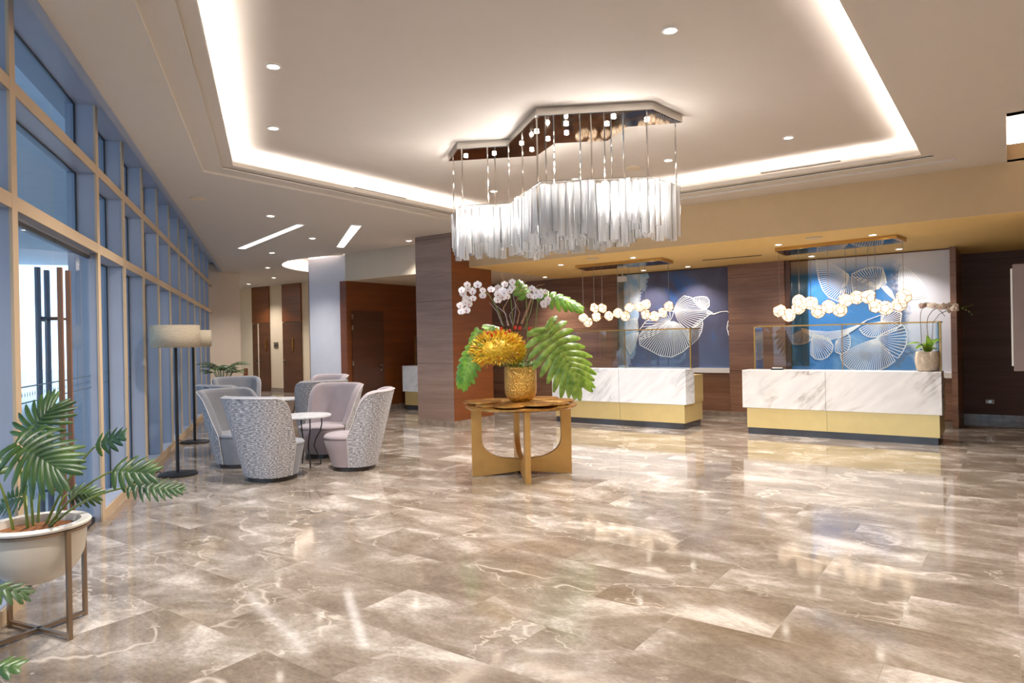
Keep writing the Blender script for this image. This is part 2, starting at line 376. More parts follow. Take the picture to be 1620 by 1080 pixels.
# ------------------------------------------------------------------ mesh helpers
class MB:
    def __init__(s): s.v = []; s.f = []; s.mi = []; s.uv = []; s.cur = 0
    def add(s, vs, fs):
        n = len(s.v); s.v += [tuple(v) for v in vs]
        for f in fs: s.f.append(tuple(i + n for i in f)); s.mi.append(s.cur)
    def box(s, x0, x1, y0, y1, z0, z1):
        s.add([(x, y, z) for x in (x0, x1) for y in (y0, y1) for z in (z0, z1)],
              [(0, 1, 3, 2), (4, 6, 7, 5), (0, 4, 5, 1), (2, 3, 7, 6), (0, 2, 6, 4), (1, 5, 7, 3)])
    def obox(s, o, ax, ay, az):   # oriented box from corner o with edge vectors
        o, ax, ay, az = map(Vector, (o, ax, ay, az))
        vs = [o + ax * i + ay * j + az * k for i in (0, 1) for j in (0, 1) for k in (0, 1)]
        f = [(0, 1, 3, 2), (4, 6, 7, 5), (0, 4, 5, 1), (2, 3, 7, 6), (0, 2, 6, 4), (1, 5, 7, 3)]
        if ax.cross(ay).dot(az) < 0: f = [tuple(reversed(q)) for q in f]
        s.add(vs, f)
    def plate(s, outer, holes, z0, z1):
        loops = [outer] + holes
        pts = [Vector((p[0], p[1], 0)) for lp in loops for p in lp]
        tri = tessellate_polygon([[Vector((p[0], p[1], 0)) for p in lp] for lp in loops])
        n = len(pts); vs = [(p.x, p.y, z0) for p in pts] + [(p.x, p.y, z1) for p in pts]
        fs = []
        for t in tri:
            a, b, c = (pts[i] for i in t)
            up = (b - a).cross(c - a).z > 0
            t = tuple(t) if up else tuple(reversed(t))
            fs.append(tuple(reversed(t))); fs.append(tuple(i + n for i in t))
        k = 0
        for li, lp in enumerate(loops):
            m = len(lp)
            area = sum(lp[i][0] * lp[(i + 1) % m][1] - lp[(i + 1) % m][0] * lp[i][1] for i in range(m))
            for i in range(m):
                a, b = k + i, k + (i + 1) % m
                q = (a, b, b + n, a + n)
                if (area < 0) != (li > 0): q = tuple(reversed(q))
                fs.append(q)
            k += m
        s.add(vs, fs)
    def tube(s, pts, r, seg=8, caps=True, closed=False):
        pts = [Vector(p) for p in pts]; n = len(pts)
        rs = r if isinstance(r, (list, tuple)) else [r] * n
        rings = []; prev = None
        for i, p in enumerate(pts):
            if closed: t = pts[(i + 1) % n] - pts[i - 1]
            else: t = pts[min(i + 1, n - 1)] - pts[max(i - 1, 0)]
            t.normalize()
            if prev is None:
                a = Vector((0, 0, 1)) if abs(t.z) < .9 else Vector((1, 0, 0))
                u = t.cross(a).normalized()
            else: u = (prev - t * prev.dot(t)).normalized()
            prev = u; w = t.cross(u)
            rings.append([p + (u * cos(2 * pi * k / seg) + w * sin(2 * pi * k / seg)) * rs[i] for k in range(seg)])
        vs = [v for rg in rings for v in rg]; fs = []
        m = n if closed else n - 1
        for i in range(m):
            j = (i + 1) % n
            for k in range(seg):
                fs.append((i * seg + k, i * seg + (k + 1) % seg, j * seg + (k + 1) % seg, j * seg + k))
        if caps and not closed:
            fs.append(tuple(reversed(range(seg)))); fs.append(tuple((n - 1) * seg + k for k in range(seg)))
        s.add(vs, fs)
    def lathe(s, prof, seg=32, c=(0, 0, 0), cap_bottom=True, cap_top=True, sx=1, sy=1):
        vs = [(c[0] + r * cos(2 * pi * k / seg) * sx, c[1] + r * sin(2 * pi * k / seg) * sy, c[2] + z) for r, z in prof for k in range(seg)]
        fs = [(i * seg + k, i * seg + (k + 1) % seg, (i + 1) * seg + (k + 1) % seg, (i + 1) * seg + k) for i in range(len(prof) - 1) for k in range(seg)]
        if cap_bottom: fs.append(tuple(reversed(range(seg))))
        if cap_top: fs.append(tuple((len(prof) - 1) * seg + k for k in range(seg)))
        s.add(vs, fs)
    def grid(s, rows, closed=False):
        n = len(rows[0]); vs = [v for r in rows for v in r]
        fs = [(i * n + k, i * n + k + 1, (i + 1) * n + k + 1, (i + 1) * n + k) for i in range(len(rows) - 1) for k in range(n - 1)]
        s.add(vs, fs)
    def ellipsoid(s, c, rx, ry, rz, seg=10, rings=6):
        prof = [(sin(pi * i / rings), -cos(pi * i / rings)) for i in range(1, rings)]
        n0 = len(s.v)
        vs = [(c[0] + r * cos(2 * pi * k / seg) * rx, c[1] + r * sin(2 * pi * k / seg) * ry, c[2] + z * rz) for r, z in prof for k in range(seg)]
        vs += [(c[0], c[1], c[2] - rz), (c[0], c[1], c[2] + rz)]
        m = len(prof); fs = [(i * seg + k, i * seg + (k + 1) % seg, (i + 1) * seg + (k + 1) % seg, (i + 1) * seg + k) for i in range(m - 1) for k in range(seg)]
        fs += [(m * seg, (k + 1) % seg, k) for k in range(seg)] + [(m * seg + 1, (m - 1) * seg + k, (m - 1) * seg + (k + 1) % seg) for k in range(seg)]
        s.add(vs, fs)
    def build(s, name, mat, parent=None, smooth=False, bevel=0, sub=0, uvs=None, solid=0, mats=None, angle=35):
        me = bpy.data.meshes.new(name); me.from_pydata(s.v, [], s.f); me.update()
        for m in (mats or [mat]): me.materials.append(m)
        if mats: me.polygons.foreach_set('material_index', s.mi)
        if smooth:
            me.polygons.foreach_set('use_smooth', [True] * len(me.polygons))
            if angle < 180: me.set_sharp_from_angle(angle=R(angle))
        if uvs:
            ul = me.uv_layers.new(name='UVMap')
            for p in me.polygons:
                for li in p.loop_indices: ul.data[li].uv = uvs[me.loops[li].vertex_index]
        o = bpy.data.objects.new(name, me); COL.objects.link(o)
        if parent: o.parent = parent
        if solid:
            md = o.modifiers.new('solid', 'SOLIDIFY'); md.thickness = solid; md.offset = 0
        if bevel:
            md = o.modifiers.new('bevel', 'BEVEL'); md.width = bevel; md.segments = 2; md.limit_method = 'ANGLE'; md.angle_limit = R(40)
        if sub:
            md = o.modifiers.new('sub', 'SUBSURF'); md.levels = sub; md.render_levels = sub
        return o

def tag(o, label=None, cat=None, group=None, kind=None):
    if label: o['label'] = label
    if cat: o['category'] = cat
    if group: o['group'] = group
    if kind: o['kind'] = kind
    return o
def empty(name, loc=(0, 0, 0), rz=0, label=None, cat=None, group=None, kind=None):
    o = bpy.data.objects.new(name, None); COL.objects.link(o); o.location = loc; o.rotation_euler = (0, 0, rz)
    o.empty_display_size = .1
    return tag(o, label, cat, group, kind)
def struct(o): o['kind'] = 'structure'; return o
def children(o): return [c for c in bpy.data.objects if c.parent == o]
def copy_tree(o, parent=None, top=True):
    c = o.copy(); COL.objects.link(c)
    c.parent = parent
    for ch in children(o): copy_tree(ch, c, False)
    return c

# ------------------------------------------------------------------ the room shell
ZC, ZB, ZR = 3.40, 2.83, 3.62
D1 = Vector((-0.822, 0.5695, 0)).normalized(); N1 = Vector((0.5695, 0.822, 0)).normalized()
def wp(s, n, z=0): p = D1 * s + N1 * n; return Vector((p.x, p.y, z))

b = MB(); b.plate([tuple(wp(-5, -1.6)[:2]), (3.4, -2.2), (3.4, 14.3), (-21.8, 14.3), tuple(wp(24.5, -1.6)[:2])], [], -.12, 0)
struct(b.build('floor', M_FLOOR))
b = MB(); b.obox(wp(6.85, -1.395, .0005), D1 * 12.2, N1 * .13, (0, 0, .0015))
struct(b.build('trim_1', M_STONE_STRIP))

H0 = [(-.49, 9.11), (-7.13, 9.11), (-7.13, 4.12), (-1.63, .3), (-.49, .3)]
def inset(poly, d):
    n = len(poly); out = []
    area = sum(poly[i][0] * poly[(i + 1) % n][1] - poly[(i + 1) % n][0] * poly[i][1] for i in range(n))
    sg = 1 if area > 0 else -1
    for i in range(n):
        p0, p1, p2 = Vector(poly[i - 1]), Vector(poly[i]), Vector(poly[(i + 1) % n])
        e1 = (p1 - p0).normalized(); e2 = (p2 - p1).normalized()
        n1 = Vector((-e1.y, e1.x)) * sg; n2 = Vector((-e2.y, e2.x)) * sg
        k = (n1 + n2); k = k / (1 + n1.dot(n2))
        out.append(tuple(p1 + k * d))
    return out
H1, H2 = inset(H0, .2), inset(H0, .31)
cc = (-12.7, 12.05); cr = 2.42
arc = [(cc[0] + cr * cos(a), cc[1] + cr * sin(a)) for a in [R(-60 - i * 8) for i in range(0, 31)]]
arc = [p for p in arc if p[1] < 13.2]
circ = [(-11.5, arc[0][1])] + arc[1:] + [(-11.5, arc[-1][1])]
rec = [(-.04, 7.45), (3.2, 7.45), (3.2, 9.6), (-.04, 9.6)]
edge_a, edge_b = wp(-4.5, -1.22), wp(19.2, -1.22)
outer = [tuple(edge_a[:2]), (3.4, -2.2), (3.4, 9.62), (-8.79, 9.62), (-8.79, 9.75), (-11.5, 9.75), (-11.5, 14.3), (-21.8, 14.3), (-21.8, 11.5), tuple(edge_b[:2])]
b = MB()
b.plate(outer, [H0, circ, rec], ZC, ZC + .0245)
b.plate(inset(H0, -.3), [H1], ZC + .025, ZC + .04)
b.plate(inset(H0, -.3), [H2], ZC + .05, ZC + .062)
b.plate(inset(H2, -.025), [H2], ZC + .062, ZC + .095)     # the upstand that hides the cove light
b.plate(inset(H2, -.62), [inset(H2, -.6)], ZC + .055, ZR)
struct(b.build('ceiling', M_CEIL))
b = MB(); b.plate(inset(H2, -.62), [], ZR, ZR + .05)
struct(b.build('ceiling', M_CEIL2))
b = MB(); b.plate(inset(circ[1:-1] + [circ[-1], circ[0]], -.25), [], ZR, ZR + .05); b.plate(inset(circ, -.25), [inset(circ, -.22)], ZC + .02, ZR)
struct(b.build('ceiling', M_CEIL2))
# LED strips lying in the coves
b = MB(); b.plate(inset(H2, -.09), [inset(H2, -.045)], ZC + .068, ZC + .078)
tag(b.build('cove_light', M_LED), 'long white strip light hidden in the tray ceiling cove above the lobby', 'light strip')
b = MB(); b.plate(inset(circ, -.12), [inset(circ, -.06)], ZC + .024, ZC + .032)
tag(b.build('cove_light', M_LED), 'curved strip light in the round ceiling recess around the white pillar', 'light strip')
# recess at the right
b = MB()
b.box(-.06, 3.22, 7.43, 9.75, 3.95, 4.0); b.box(-.06, -.04, 7.43, 9.9, 3.42, 3.95); b.box(-.06, 3.22, 7.43, 7.45, 3.42, 3.95)
b.box(-.06, 3.22, 9.9, 9.92, 3.6, 4.0); b.box(-.06, 3.22, 9.6, 9.92, 3.95, 4.0)
struct(b.build('ceiling', M_CEIL2))
b = MB(); b.box(-.02, 3.1, 9.75, 9.80, 3.64, 3.65)
tag(b.build('cove_light', M_LED_END), 'strip light in the raised recess at the top right corner of the ceiling', 'light strip')
# deck above the window heads, metal edge of the ceiling there
b = MB(); b.obox(wp(-4.5, -1.75, 3.6), D1 * 24, N1 * .55, (0, 0, .05)); b.obox(wp(-4.5, -1.22, 3.4), D1 * 24, N1 * .02, (0, 0, .2))
struct(b.build('ceiling', M_FIN))
b = MB(); b.obox(wp(-4.5, -1.225, 3.385), D1 * 23.6, N1 * .055, (0, 0, .014))
struct(b.build('trim_2', M_FIN))

# beam in front of the reception, and the ochre soffit behind it
b = MB(); b.box(-7.93, 3.4, 9.6, 9.9, ZB, ZC); b.box(-.04, 3.4, 9.6, 9.9, ZC, 3.6)
struct(b.build('beam', M_OCHRE))
b = MB(); b.box(-8.0, 3.4, 9.601, 14.3, ZB - .004, ZB + .05)
struct(b.build('ceiling', M_OCHRE2))
b = MB(); b.box(-11.5, -8.0, 9.751, 13.4, ZB - .004, ZB + .05)
struct(b.build('ceiling', M_CREAM))
b = MB(); b.box(-11.45, -8.7, 9.75, 9.95, ZB, ZC)
struct(b.build('beam', M_BULK))
# wood column
b = MB(); b.box(-8.79, -7.93, 9.12, 10.25, .1, ZC)
column = struct(b.build('column', M_WOOD_GREY, mats=[M_WOOD_GREY]))
b = MB(); b.box(-7.932, -7.925, 9.125, 10.25, .1, ZC - .001)
sidep = b.build('column_side_panel', M_WOOD_RED, column)
b = MB(); b.box(-8.8, -7.92, 9.11, 10.26, 0, .1)
struct(b.build('baseboard_column', M_BASESTONE))
# back reception wall
def wall_box(name, x0, x1, y0, y1, z0, z1, mat):
    b = MB(); b.box(x0, x1, y0, y1, z0, z1); return struct(b.build(name, mat))
YW = 12.85
wall_box('wall_reception', -11.5, -6.66, YW, YW + .15, 0, ZB, M_WOOD)
wall_box('wall_reception', -4.31, -3.30, YW - .06, YW + .15, 0, ZB, M_WOOD)
wall_box('wall_reception', -3.30, -3.21, YW - .02, YW + .15, 0, ZB, M_DOOR)
wall_box('wall_reception', -6.66, -4.31, YW + .06, YW + .15, 0, ZB, M_WOOD)
wall_box('wall_reception', -3.21, -.80, YW + .06, YW + .15, 0, ZB, M_WOOD)
wall_box('wall_reception', -.80, -.72, YW - .15, 14.1, 0, ZB, M_WOOD)
wall_box('wall_right_back', -.72, 3.4, 14.1, 14.25, 0, ZB, M_WOOD_DK)
b = MB(); b.box(-.72, 3.3, 14.07, 14.1, 0, .1); struct(b.build('baseboard_right', M_BASESTONE))
b = MB(); b.box(-11.4, -.8, YW - .1, YW - .06, 0, .09); struct(b.build('baseboard_reception', M_BASESTONE))
# horizontal wood boards under the right mural
b = MB()
for i in range(5): b.box(-3.2, -.81, YW + .03, YW + .06, .1 + i * .15, .1 + i * .15 + .143)
struct(b.build('wall_reception_boards', M_WOOD))
# wood wall beyond the column with its door, white pillar
wall_box('wall_side_wood', -11.65, -11.45, 9.76, 13.0, 0, ZB, M_WOOD_RED)
b = MB(); b.box(-11.45, -11.43, 9.76, 13.0, 0, .1); struct(b.build('baseboard_side', M_BASESTONE))
wall_box('wall_white_pillar', -12.86, -11.6, 9.9, 11.2, 0, 3.62, M_WHITEW)
b = MB(); b.box(-12.88, -12.86, 9.9, 11.2, 0, 3.62); struct(b.build('trim_3', M_DOOR))
# beige wall at the end of the glass front
b = MB(); b.box(-16.9, -16.4, 9.3, 10.45, 0, 3.6); struct(b.build('wall_beige', M_BEIGE, bevel=.06))
# far wall with the washroom doors
YF = 13.4
wall_box('wall_washroom', -21.8, -11.5, YF, YF + .2, 0, ZC, M_CREAM)
wall_box('wall_far_left', -22.0, -21.8, 9, 14.3, 0, ZC, M_CREAM)
wall_box('wall_right', 3.4, 3.6, -3, 14.3, 0, 4.0, M_CREAM)
b = MB(); b.obox((3.5, -2.3, 0), wp(-4.8, -1.6) - Vector((3.5, -2.3, 0)), (0, -.2, 0), (0, 0, 4)); struct(b.build('wall_behind', M_CREAM))
b = MB(); b.box(-21.8, -16.9, 9.0, 9.2, 0, ZC); struct(b.build('wall_left_return', M_CREAM))
for x0, x1 in ((-20.35, -19.42), (-18.72, -17.78)):
    b = MB(); b.box(x0, x1, YF - .05, YF, 2.22, ZC); struct(b.build('wall_washroom_panel', M_WOOD_RED))
b = MB()
for x0, x1 in ((-21.8, -20.35), (-19.42, -18.72), (-17.78, -12.9)): b.box(x0, x1, YF - .02, YF, 0, .12)
struct(b.build('baseboard_washroom', M_BASESTONE))

# doors
def lever(parent, p, ax, out):
    b = MB(); ax = Vector(ax); out = Vector(out); p = Vector(p)
    b.tube([p, p + out * .05], .02, 10); b.tube([p + out * .05, p + out * .05 + ax * .11], .01, 8)
    b.tube([p + Vector((0, 0, -.1)), p + Vector((0, 0, -.1)) + out * .012], .022, 12)
    b.build('door_handle', M_STEEL, parent, smooth=True)
b = MB(); b.box(-20.35, -20.04, YF - .04, YF - .001, 0, 2.2); b.box(-19.99, -19.42, YF - .04, YF - .001, 0, 2.2)
d = struct(b.build('door_1', M_DOOR)); lever(d, (-19.92, YF - .04, 1.0), (1, 0, 0), (0, -1, 0)); lever(d, (-20.1, YF - .04, 1.0), (-1, 0, 0), (0, -1, 0))
b = MB(); b.box(-20.04, -19.99, YF - .05, YF - .001, 0, 2.2); b.build('door_edge_strip', M_CREAM, d)
b = MB(); b.box(-18.72, -17.78, YF - .04, YF - .001, 0, 2.2)
d = struct(b.build('door_2', M_DOOR)); lever(d, (-18.62, YF - .04, 1.0), (1, 0, 0), (0, -1, 0))
def picto(x, z, label, skirt):   # small cut-out restroom figure on each door
    b = MB(); y = YF - .05
    b.lathe([(.035, 0), (.035, .012)], 16, (0, 0, 0))
    b.v = [(v[0] + x, y - v[2], v[1] + z + .17) for v in b.v]
    w = .055 if skirt else .035
    b.add([(x - .03, y, z + .13), (x + .03, y, z + .13), (x + w, y, z - .08), (x - w, y, z - .08), (x - .03, y - .01, z + .13), (x + .03, y - .01, z + .13), (x + w, y - .01, z - .08), (x - w, y - .01, z - .08)],
          [(0, 1, 2, 3), (4, 7, 6, 5), (0, 4, 5, 1), (1, 5, 6, 2), (2, 6, 7, 3), (3, 7, 4, 0)])
    b.box(x - .025, x + .025, y - .01, y, z - .2, z - .08)
    tag(b.build('door_sign', M_BRASS), label, 'sign')
picto(-19.6, 1.5, 'small brass figure sign on the washroom door with the pale edge strip', False)
picto(-18.2, 1.5, 'small brass figure sign on the second washroom door, beside the white pillar', True)
b = MB(); b.box(-19.22, -19.0, YF - .02, YF, 1.4, 1.58)
o = tag(b.build('wall_plaque', M_STEEL), 'small square grey plaque on the cream wall between the washroom doors', 'sign')
b = MB(); b.box(-19.19, -19.03, YF - .024, YF - .019, 1.45, 1.50); b.build('plaque_print', M_BLACKSLOT, o)
b = MB(); b.box(-11.452, -11.41, 9.89, 10.78, 0, 2.2)
d = struct(b.build('door_3', M_DOOR)); lever(d, (-11.41, 10.68, 1.0), (0, -1, 0), (1, 0, 0))
b = MB()
for z in (.35, 1.02, 1.78, 2.02): b.box(-11.41, -11.40, 9.86, 9.9, z, z + .1)
b.build('door_hinge', M_STEEL, d)

# ------------------------------------------------------------------ window wall: deep fins with beige edges, daylight blue put into their grey
fins = [4.815 - 1.121 * k for k in range(1, 9)] + [4.815] + [6.895 + 1.1215 * k for k in range(0, 12)]
fins = sorted(fins)
NF, NG = -1.41, -1.575
for i, s in enumerate(fins):
    nxt = fins[i + 1] if i + 1 < len(fins) else s + .0
    b = MB(); b.cur = 0
    b.obox(wp(s - .085, NG - .06, 0), D1 * .085, N1 * (NF - NG + .045), (0, 0, 3.6))       # fin body
    b.cur = 1
    b.obox(wp(s - .092, NF - .015, 0), D1 * .094, N1 * .017, (0, 0, 3.6))                  # beige edge cap
    if nxt > s:
        L = nxt - s - .092
        door = 4.8 < s < 4.83
        for z0, z1 in ((2.323, 2.406), (3.006, 3.084)) + (() if door else ((.0, .085),)):
            b.cur = 0; b.obox(wp(s + .002, NG - .05, z0), D1 * L, N1 * (NF - NG + .04), (0, 0, z1 - z0))
            b.cur = 1; b.obox(wp(s + .002, NF - .014, z0), D1 * L, N1 * .015, (0, 0, z1 - z0))
    w = struct(b.build('window_%d' % (i + 1), None, mats=[M_FIN, M_FINCAP]))
    if nxt > s:
        b = MB()
        # dark gasket round each light, then the glass
        for z0, z1 in (((.085, 2.323),) if not door else ()) + ((2.406, 3.006), (3.084, 3.6)):
            b.obox(wp(s + .002, NG + .004, z1 - .012), D1 * L, N1 * .012, (0, 0, .012))
            b.obox(wp(s + L - .012, NG + .004, z0), D1 * .012, N1 * .012, (0, 0, z1 - z0))
        b.build('glazing_gasket', M_BLACK, w)
        b = MB()
        for z0, z1 in (((.085, 2.323),) if not door else ()) + ((2.406, 3.006), (3.084, 3.6)):
            b.add([wp(s, NG, z0), wp(nxt - .08, NG, z0), wp(nxt - .08, NG, z1), wp(s, NG, z1)], [(0, 1, 2, 3)])
        b.build('glass_pane', M_GLASS, w)
        if not door and s > 3:
            b = MB()
            for z in (1.16, 1.26): b.obox(wp(s + .01, NG + .002, z), D1 * (L - .02), N1 * .002, (0, 0, .008))
            b.build('pane_band', M_OUT_FRAME, w)
# glass entrance doors in the wide bay
s0, s1, sm, ND = 4.817, 6.80, 5.78, -1.478
for k, (a, c) in enumerate(((s0 + .005, sm - .005), (sm + .005, s1 - .004))):
    b = MB(); b.add([wp(a, ND, .02), wp(c, ND, .02), wp(c, ND, 2.27), wp(a, ND, 2.27)], [(0, 1, 2, 3)])
    d = struct(b.build('door_%d' % (4 + k), M_GLASS))
    b = MB(); b.obox(wp(a, ND - .01, 2.27), D1 * (c - a), N1 * .02, (0, 0, .03)); b.obox(wp(a, ND - .01, .0), D1 * (c - a), N1 * .02, (0, 0, .05))
    b.build('door_rail', M_BLACK, d)
    q = 5.90 if k else 5.69
    for off, mt in ((.06, M_COPPER), (-.075, M_OUT_FRAME)):
        b = MB(); b.obox(wp(q - .018, ND + off - .015, .22), D1 * .036, N1 * .03, (0, 0, 1.86))
        for z in (.5, 1.72): b.tube([wp(q, ND, z), wp(q, ND + off, z)], .009, 8)
        b.build('pull_handle', mt, d)
    b = MB()
    for z in (1.16, 1.26): b.obox(wp(a, ND + .002, z), D1 * (c - a), N1 * .002, (0, 0, .009))
    for q in range(int((c - a) / .05)):
        cpt = wp(a + .03 + q * .05, ND + .004, 1.214)
        b.add([cpt + Vector((0, 0, .022)), cpt + D1 * .009, cpt - Vector((0, 0, .022)), cpt - D1 * .009], [(0, 1, 2, 3)])
    b.build('door_band', M_OUT_FRAME, d)
b = MB(); b.obox(wp(sm - .10, ND - .085, 1.70), D1 * .26, N1 * .02, (0, 0, .035))
tag(b.build('door_lock_bar', M_BLACK), 'short black lock bar joining the outer pull handles of the glass entrance doors', 'door lock')
b = MB(); b.obox(wp(s0, ND - .03, 2.30), D1 * 1.98, N1 * .04, (0, 0, .023))
struct(b.build('door_6', M_FIN))

# ------------------------------------------------------------------ outside the glass
b = MB(); b.plate([tuple(wp(-30, -1.64)[:2]), tuple(wp(60, -1.64)[:2]), tuple(wp(60, -40)[:2]), tuple(wp(-30, -40)[:2])], [], -.14, -.02)
tag(b.build('forecourt_paving', M_OUT_GROUND), kind='structure')
b = MB(); b.obox(wp(-4, -9.2, 3.8), D1 * 26, N1 * 7.5, (0, 0, .25))
struct(b.build('porch_ceiling', M_OUT_WHITE))
b = MB()
for s in (2.6, 8.2, 13.5, 19.0):
    b.obox(wp(s, -6.9, 0), D1 * .4, N1 * .4, (0, 0, 3.8))
    tag(b.build('porch_column', M_OUT_WHITE), kind='structure'); b = MB()
wing = empty('glazed_wing', label='glass fronted building wing seen through the entrance doors', cat='building')
b = MB(); b.obox(wp(9.5, -13.5, 0), D1 * 14, N1 * 3.0, (0, 0, 4.4)); b.build('wall', M_OUT_WHITE, wing)
b = MB()
for q in range(13): b.obox(wp(9.6 + q * 1.1, -10.49, 0), D1 * .05, N1 * .08, (0, 0, 4.2))
for z in (1.0, 2.1, 3.2): b.obox(wp(9.5, -10.49, z), D1 * 14, N1 * .06, (0, 0, .05))
b.build('mullion_grid', M_OUT_FRAME, wing)
b = MB(); b.obox(wp(9.55, -10.55, .1), D1 * 13.9, N1 * .055, (0, 0, 4.0)); b.build('glazing', simple('wing_glass', S('#9fc9e6'), .1, var=.25, vs=1.5), wing)
fn = MB()
for q in range(40): fn.obox(wp(2 + q * .5, -19, 0), D1 * .05, N1 * .05, (0, 0, 2.1))
for z in (.3, 1.1, 1.9): fn.obox(wp(2, -18.98, z), D1 * 20, N1 * .04, (0, 0, .05))
tag(fn.build('boundary_fence', M_OUT_FRAME), 'dark wire boundary fence beyond the forecourt', 'fence')
hd = MB()
for q in range(60):
    p = wp(2 + q * .34 + random.uniform(-.1, .1), -20.4 + random.uniform(-.3, .3), random.uniform(.6, 1.6)); hd.ellipsoid(p, .5, .5, .6, 7, 5)
tag(hd.build('hedge', M_OUT_GRASS, smooth=True), 'pale green hedge growing behind the wire fence', 'hedge')

# ------------------------------------------------------------------ murals with white fan-leaf line drawing
MX = {1: (-6.66, -4.31, .90, ZB - .03), 2: (-3.21, -.80, .86, ZB - .03)}
def mural(k, mat, label):
    x0, x1, z0, z1 = MX[k]
    b = MB(); b.box(x0, x1, YW + .03, YW + .059, z0, z1)
    o = tag(b.build('mural', mat), label, 'mural')
    b = MB(); b.box(x0, x1, YW - .02, YW + .06, z0 - .09, z0); b.build('ledge', M_PLASTIC, o)
    return o
def ribbon(b, pts, w, taper=False):
    n = len(pts); rows = []
    for i, p in enumerate(pts):
        t = pts[min(i + 1, n - 1)] - pts[max(i - 1, 0)]; nn = Vector((-t.z, 0, t.x)); nn = nn.normalized() if nn.length > 0 else Vector((0, 0, 1))
        ww = w * (.35 + .65 * i / (n - 1)) if taper else w
        rows.append((p + nn * ww, p - nn * ww))
    b.layer = getattr(b, 'layer', 0) + 1; y = YW + .0285 - .00005 * b.layer
    vs = [(q.x, y, q.z) for r in rows for q in r]
    b.add(vs, [(2 * i, 2 * i + 1, 2 * i + 3, 2 * i + 2) for i in range(n - 1)])
def clipx(p, k):
    x0, x1, z0, z1 = MX[k]; return Vector((min(max(p.x, x0), x1), p.y, min(max(p.z, z0), z1)))
def fan(b, k, apex, rim, n, bow=.12, w=.0068):
    """white lines running from the apex to a rim given as pixels of the photograph on the mural plane"""
    A = at_y(*apex, YW + .03); P = [at_y(*p, YW + .03) for p in rim]
    seg = [0]
    for i in range(1, len(P)): seg.append(seg[-1] + (P[i] - P[i - 1]).length)
    def rp(t):
        d = t * seg[-1]
        for i in range(1, len(P)):
            if d <= seg[i] + 1e-9:
                f = (d - seg[i - 1]) / (seg[i] - seg[i - 1]); return P[i - 1].lerp(P[i], f)
        return P[-1]
    va, vb = P[0] - A, P[-1] - A; vm = P[len(P) // 2] - A
    ccw = (va.x * vm.z - va.z * vm.x) + (vm.x * vb.z - vm.z * vb.x) > 0
    bow = -abs(bow) if ccw else abs(bow)
    edge = []
    for j in range(n + 1):
        e = rp(j / n); v = e - A; nn = Vector((-v.z, 0, v.x))
        pts = [clipx(A + v * q + nn * bow * .8 * sin(pi * q) * (1 - 2 * j / n), k) for q in [i / 8 for i in range(9)]]
        ribbon(b, pts, w, True); edge.append(e)
        if j < n:
            m = rp((j + .5) / n); edge.append(m + (m - A) * .022)
    ribbon(b, [clipx(e, k) for e in edge], w * 1.15)
m1 = mural(1, M_MURAL1, 'dark slate blue wall mural with white fan leaf drawing, left of the brown pilaster')
b = MB()
fan(b, 1, (1066, 508), (lambda a: a)([(1012, 537), (1013, 545), (1028, 553), (1045, 562), (1063, 564), (1080, 556), (1092, 545), (1094, 530)]), 30, .10)
fan(b, 1, (1066, 508), [(1018, 522), (1012, 530), (1012, 537)], 6, .08)
fan(b, 1, (1060, 508), [(1012, 522), (1022, 508), (1040, 498), (1055, 492), (1066, 492)], 10, .06)
fan(b, 1, (1066, 490), [(1082, 468), (1092, 470), (1104, 478), (1118, 490), (1126, 494), (1112, 505), (1100, 516), (1088, 522)], 20, -.12)
fan(b, 1, (1108, 488), [(1096, 472), (1102, 470), (1110, 469), (1118, 470), (1122, 475), (1122, 484), (1117, 489)], 15, .08)
fan(b, 1, (1090, 527), [(1110, 504), (1112, 512), (1110, 524), (1104, 536), (1094, 545)], 14, .1)
fan(b, 1, (1010, 524), [(992, 520), (991, 512), (995, 506), (1002, 504), (1008, 506)], 10, .06)
fan(b, 1, (1011, 525), [(987, 533), (988, 541), (993, 550), (998, 560)], 12, -.06)
fan(b, 1, (1150, 520), [(1157, 505), (1152, 508), (1150, 518), (1153, 530), (1158, 532)], 6, .0)
for dz in (0, 2):
    ribbon(b, [clipx(at_y(x, y, YW + .03), 1) for x, y in ((1118, 494 + dz), (1130, 496 + dz * .5), (1140, 493), (1150, 492), (1157, 495))], .007)
b.build('line_drawing', M_LINE, m1)
m2 = mural(2, M_MURAL2, 'pale sky blue wall mural with white fan leaf drawing, behind the potted orchid')
b = MB()
fan(b, 2, (1343, 434), [(1292, 410), (1293, 425), (1296, 442), (1302, 458), (1312, 470), (1326, 476)], 22, .08)
fan(b, 2, (1343, 434), [(1326, 476), (1334, 480), (1344, 480)], 5, .05)
fan(b, 2, (1390, 455), [(1347, 434), (1360, 428), (1372, 424), (1384, 423), (1396, 424), (1400, 436), (1402, 448)], 18, .10)
fan(b, 2, (1392, 456), [(1347, 437), (1348, 450), (1350, 462)], 10, -.1)
fan(b, 2, (1394, 454), [(1402, 452), (1410, 460), (1416, 474)], 8, .05)
fan(b, 2, (1424, 474), [(1424, 424), (1430, 422), (1440, 428), (1450, 438), (1460, 449), (1466, 460), (1464, 470)], 17, .05)
fan(b, 2, (1394, 510), [(1395, 498), (1405, 490), (1416, 492), (1426, 495), (1425, 503), (1424, 511)], 12, .08)
fan(b, 2, (1394, 508), [(1360, 520), (1366, 528), (1376, 533), (1390, 532), (1404, 528), (1416, 522), (1426, 512)], 20, .06)
fan(b, 2, (1386, 535), [(1405, 524), (1428, 514), (1433, 522), (1435, 532), (1433, 545), (1428, 556), (1420, 566)], 14, -.10)
fan(b, 2, (1386, 535), [(1330, 562), (1334, 574), (1344, 582), (1358, 586), (1374, 586), (1390, 585), (1404, 579), (1416, 570)], 28, .06)
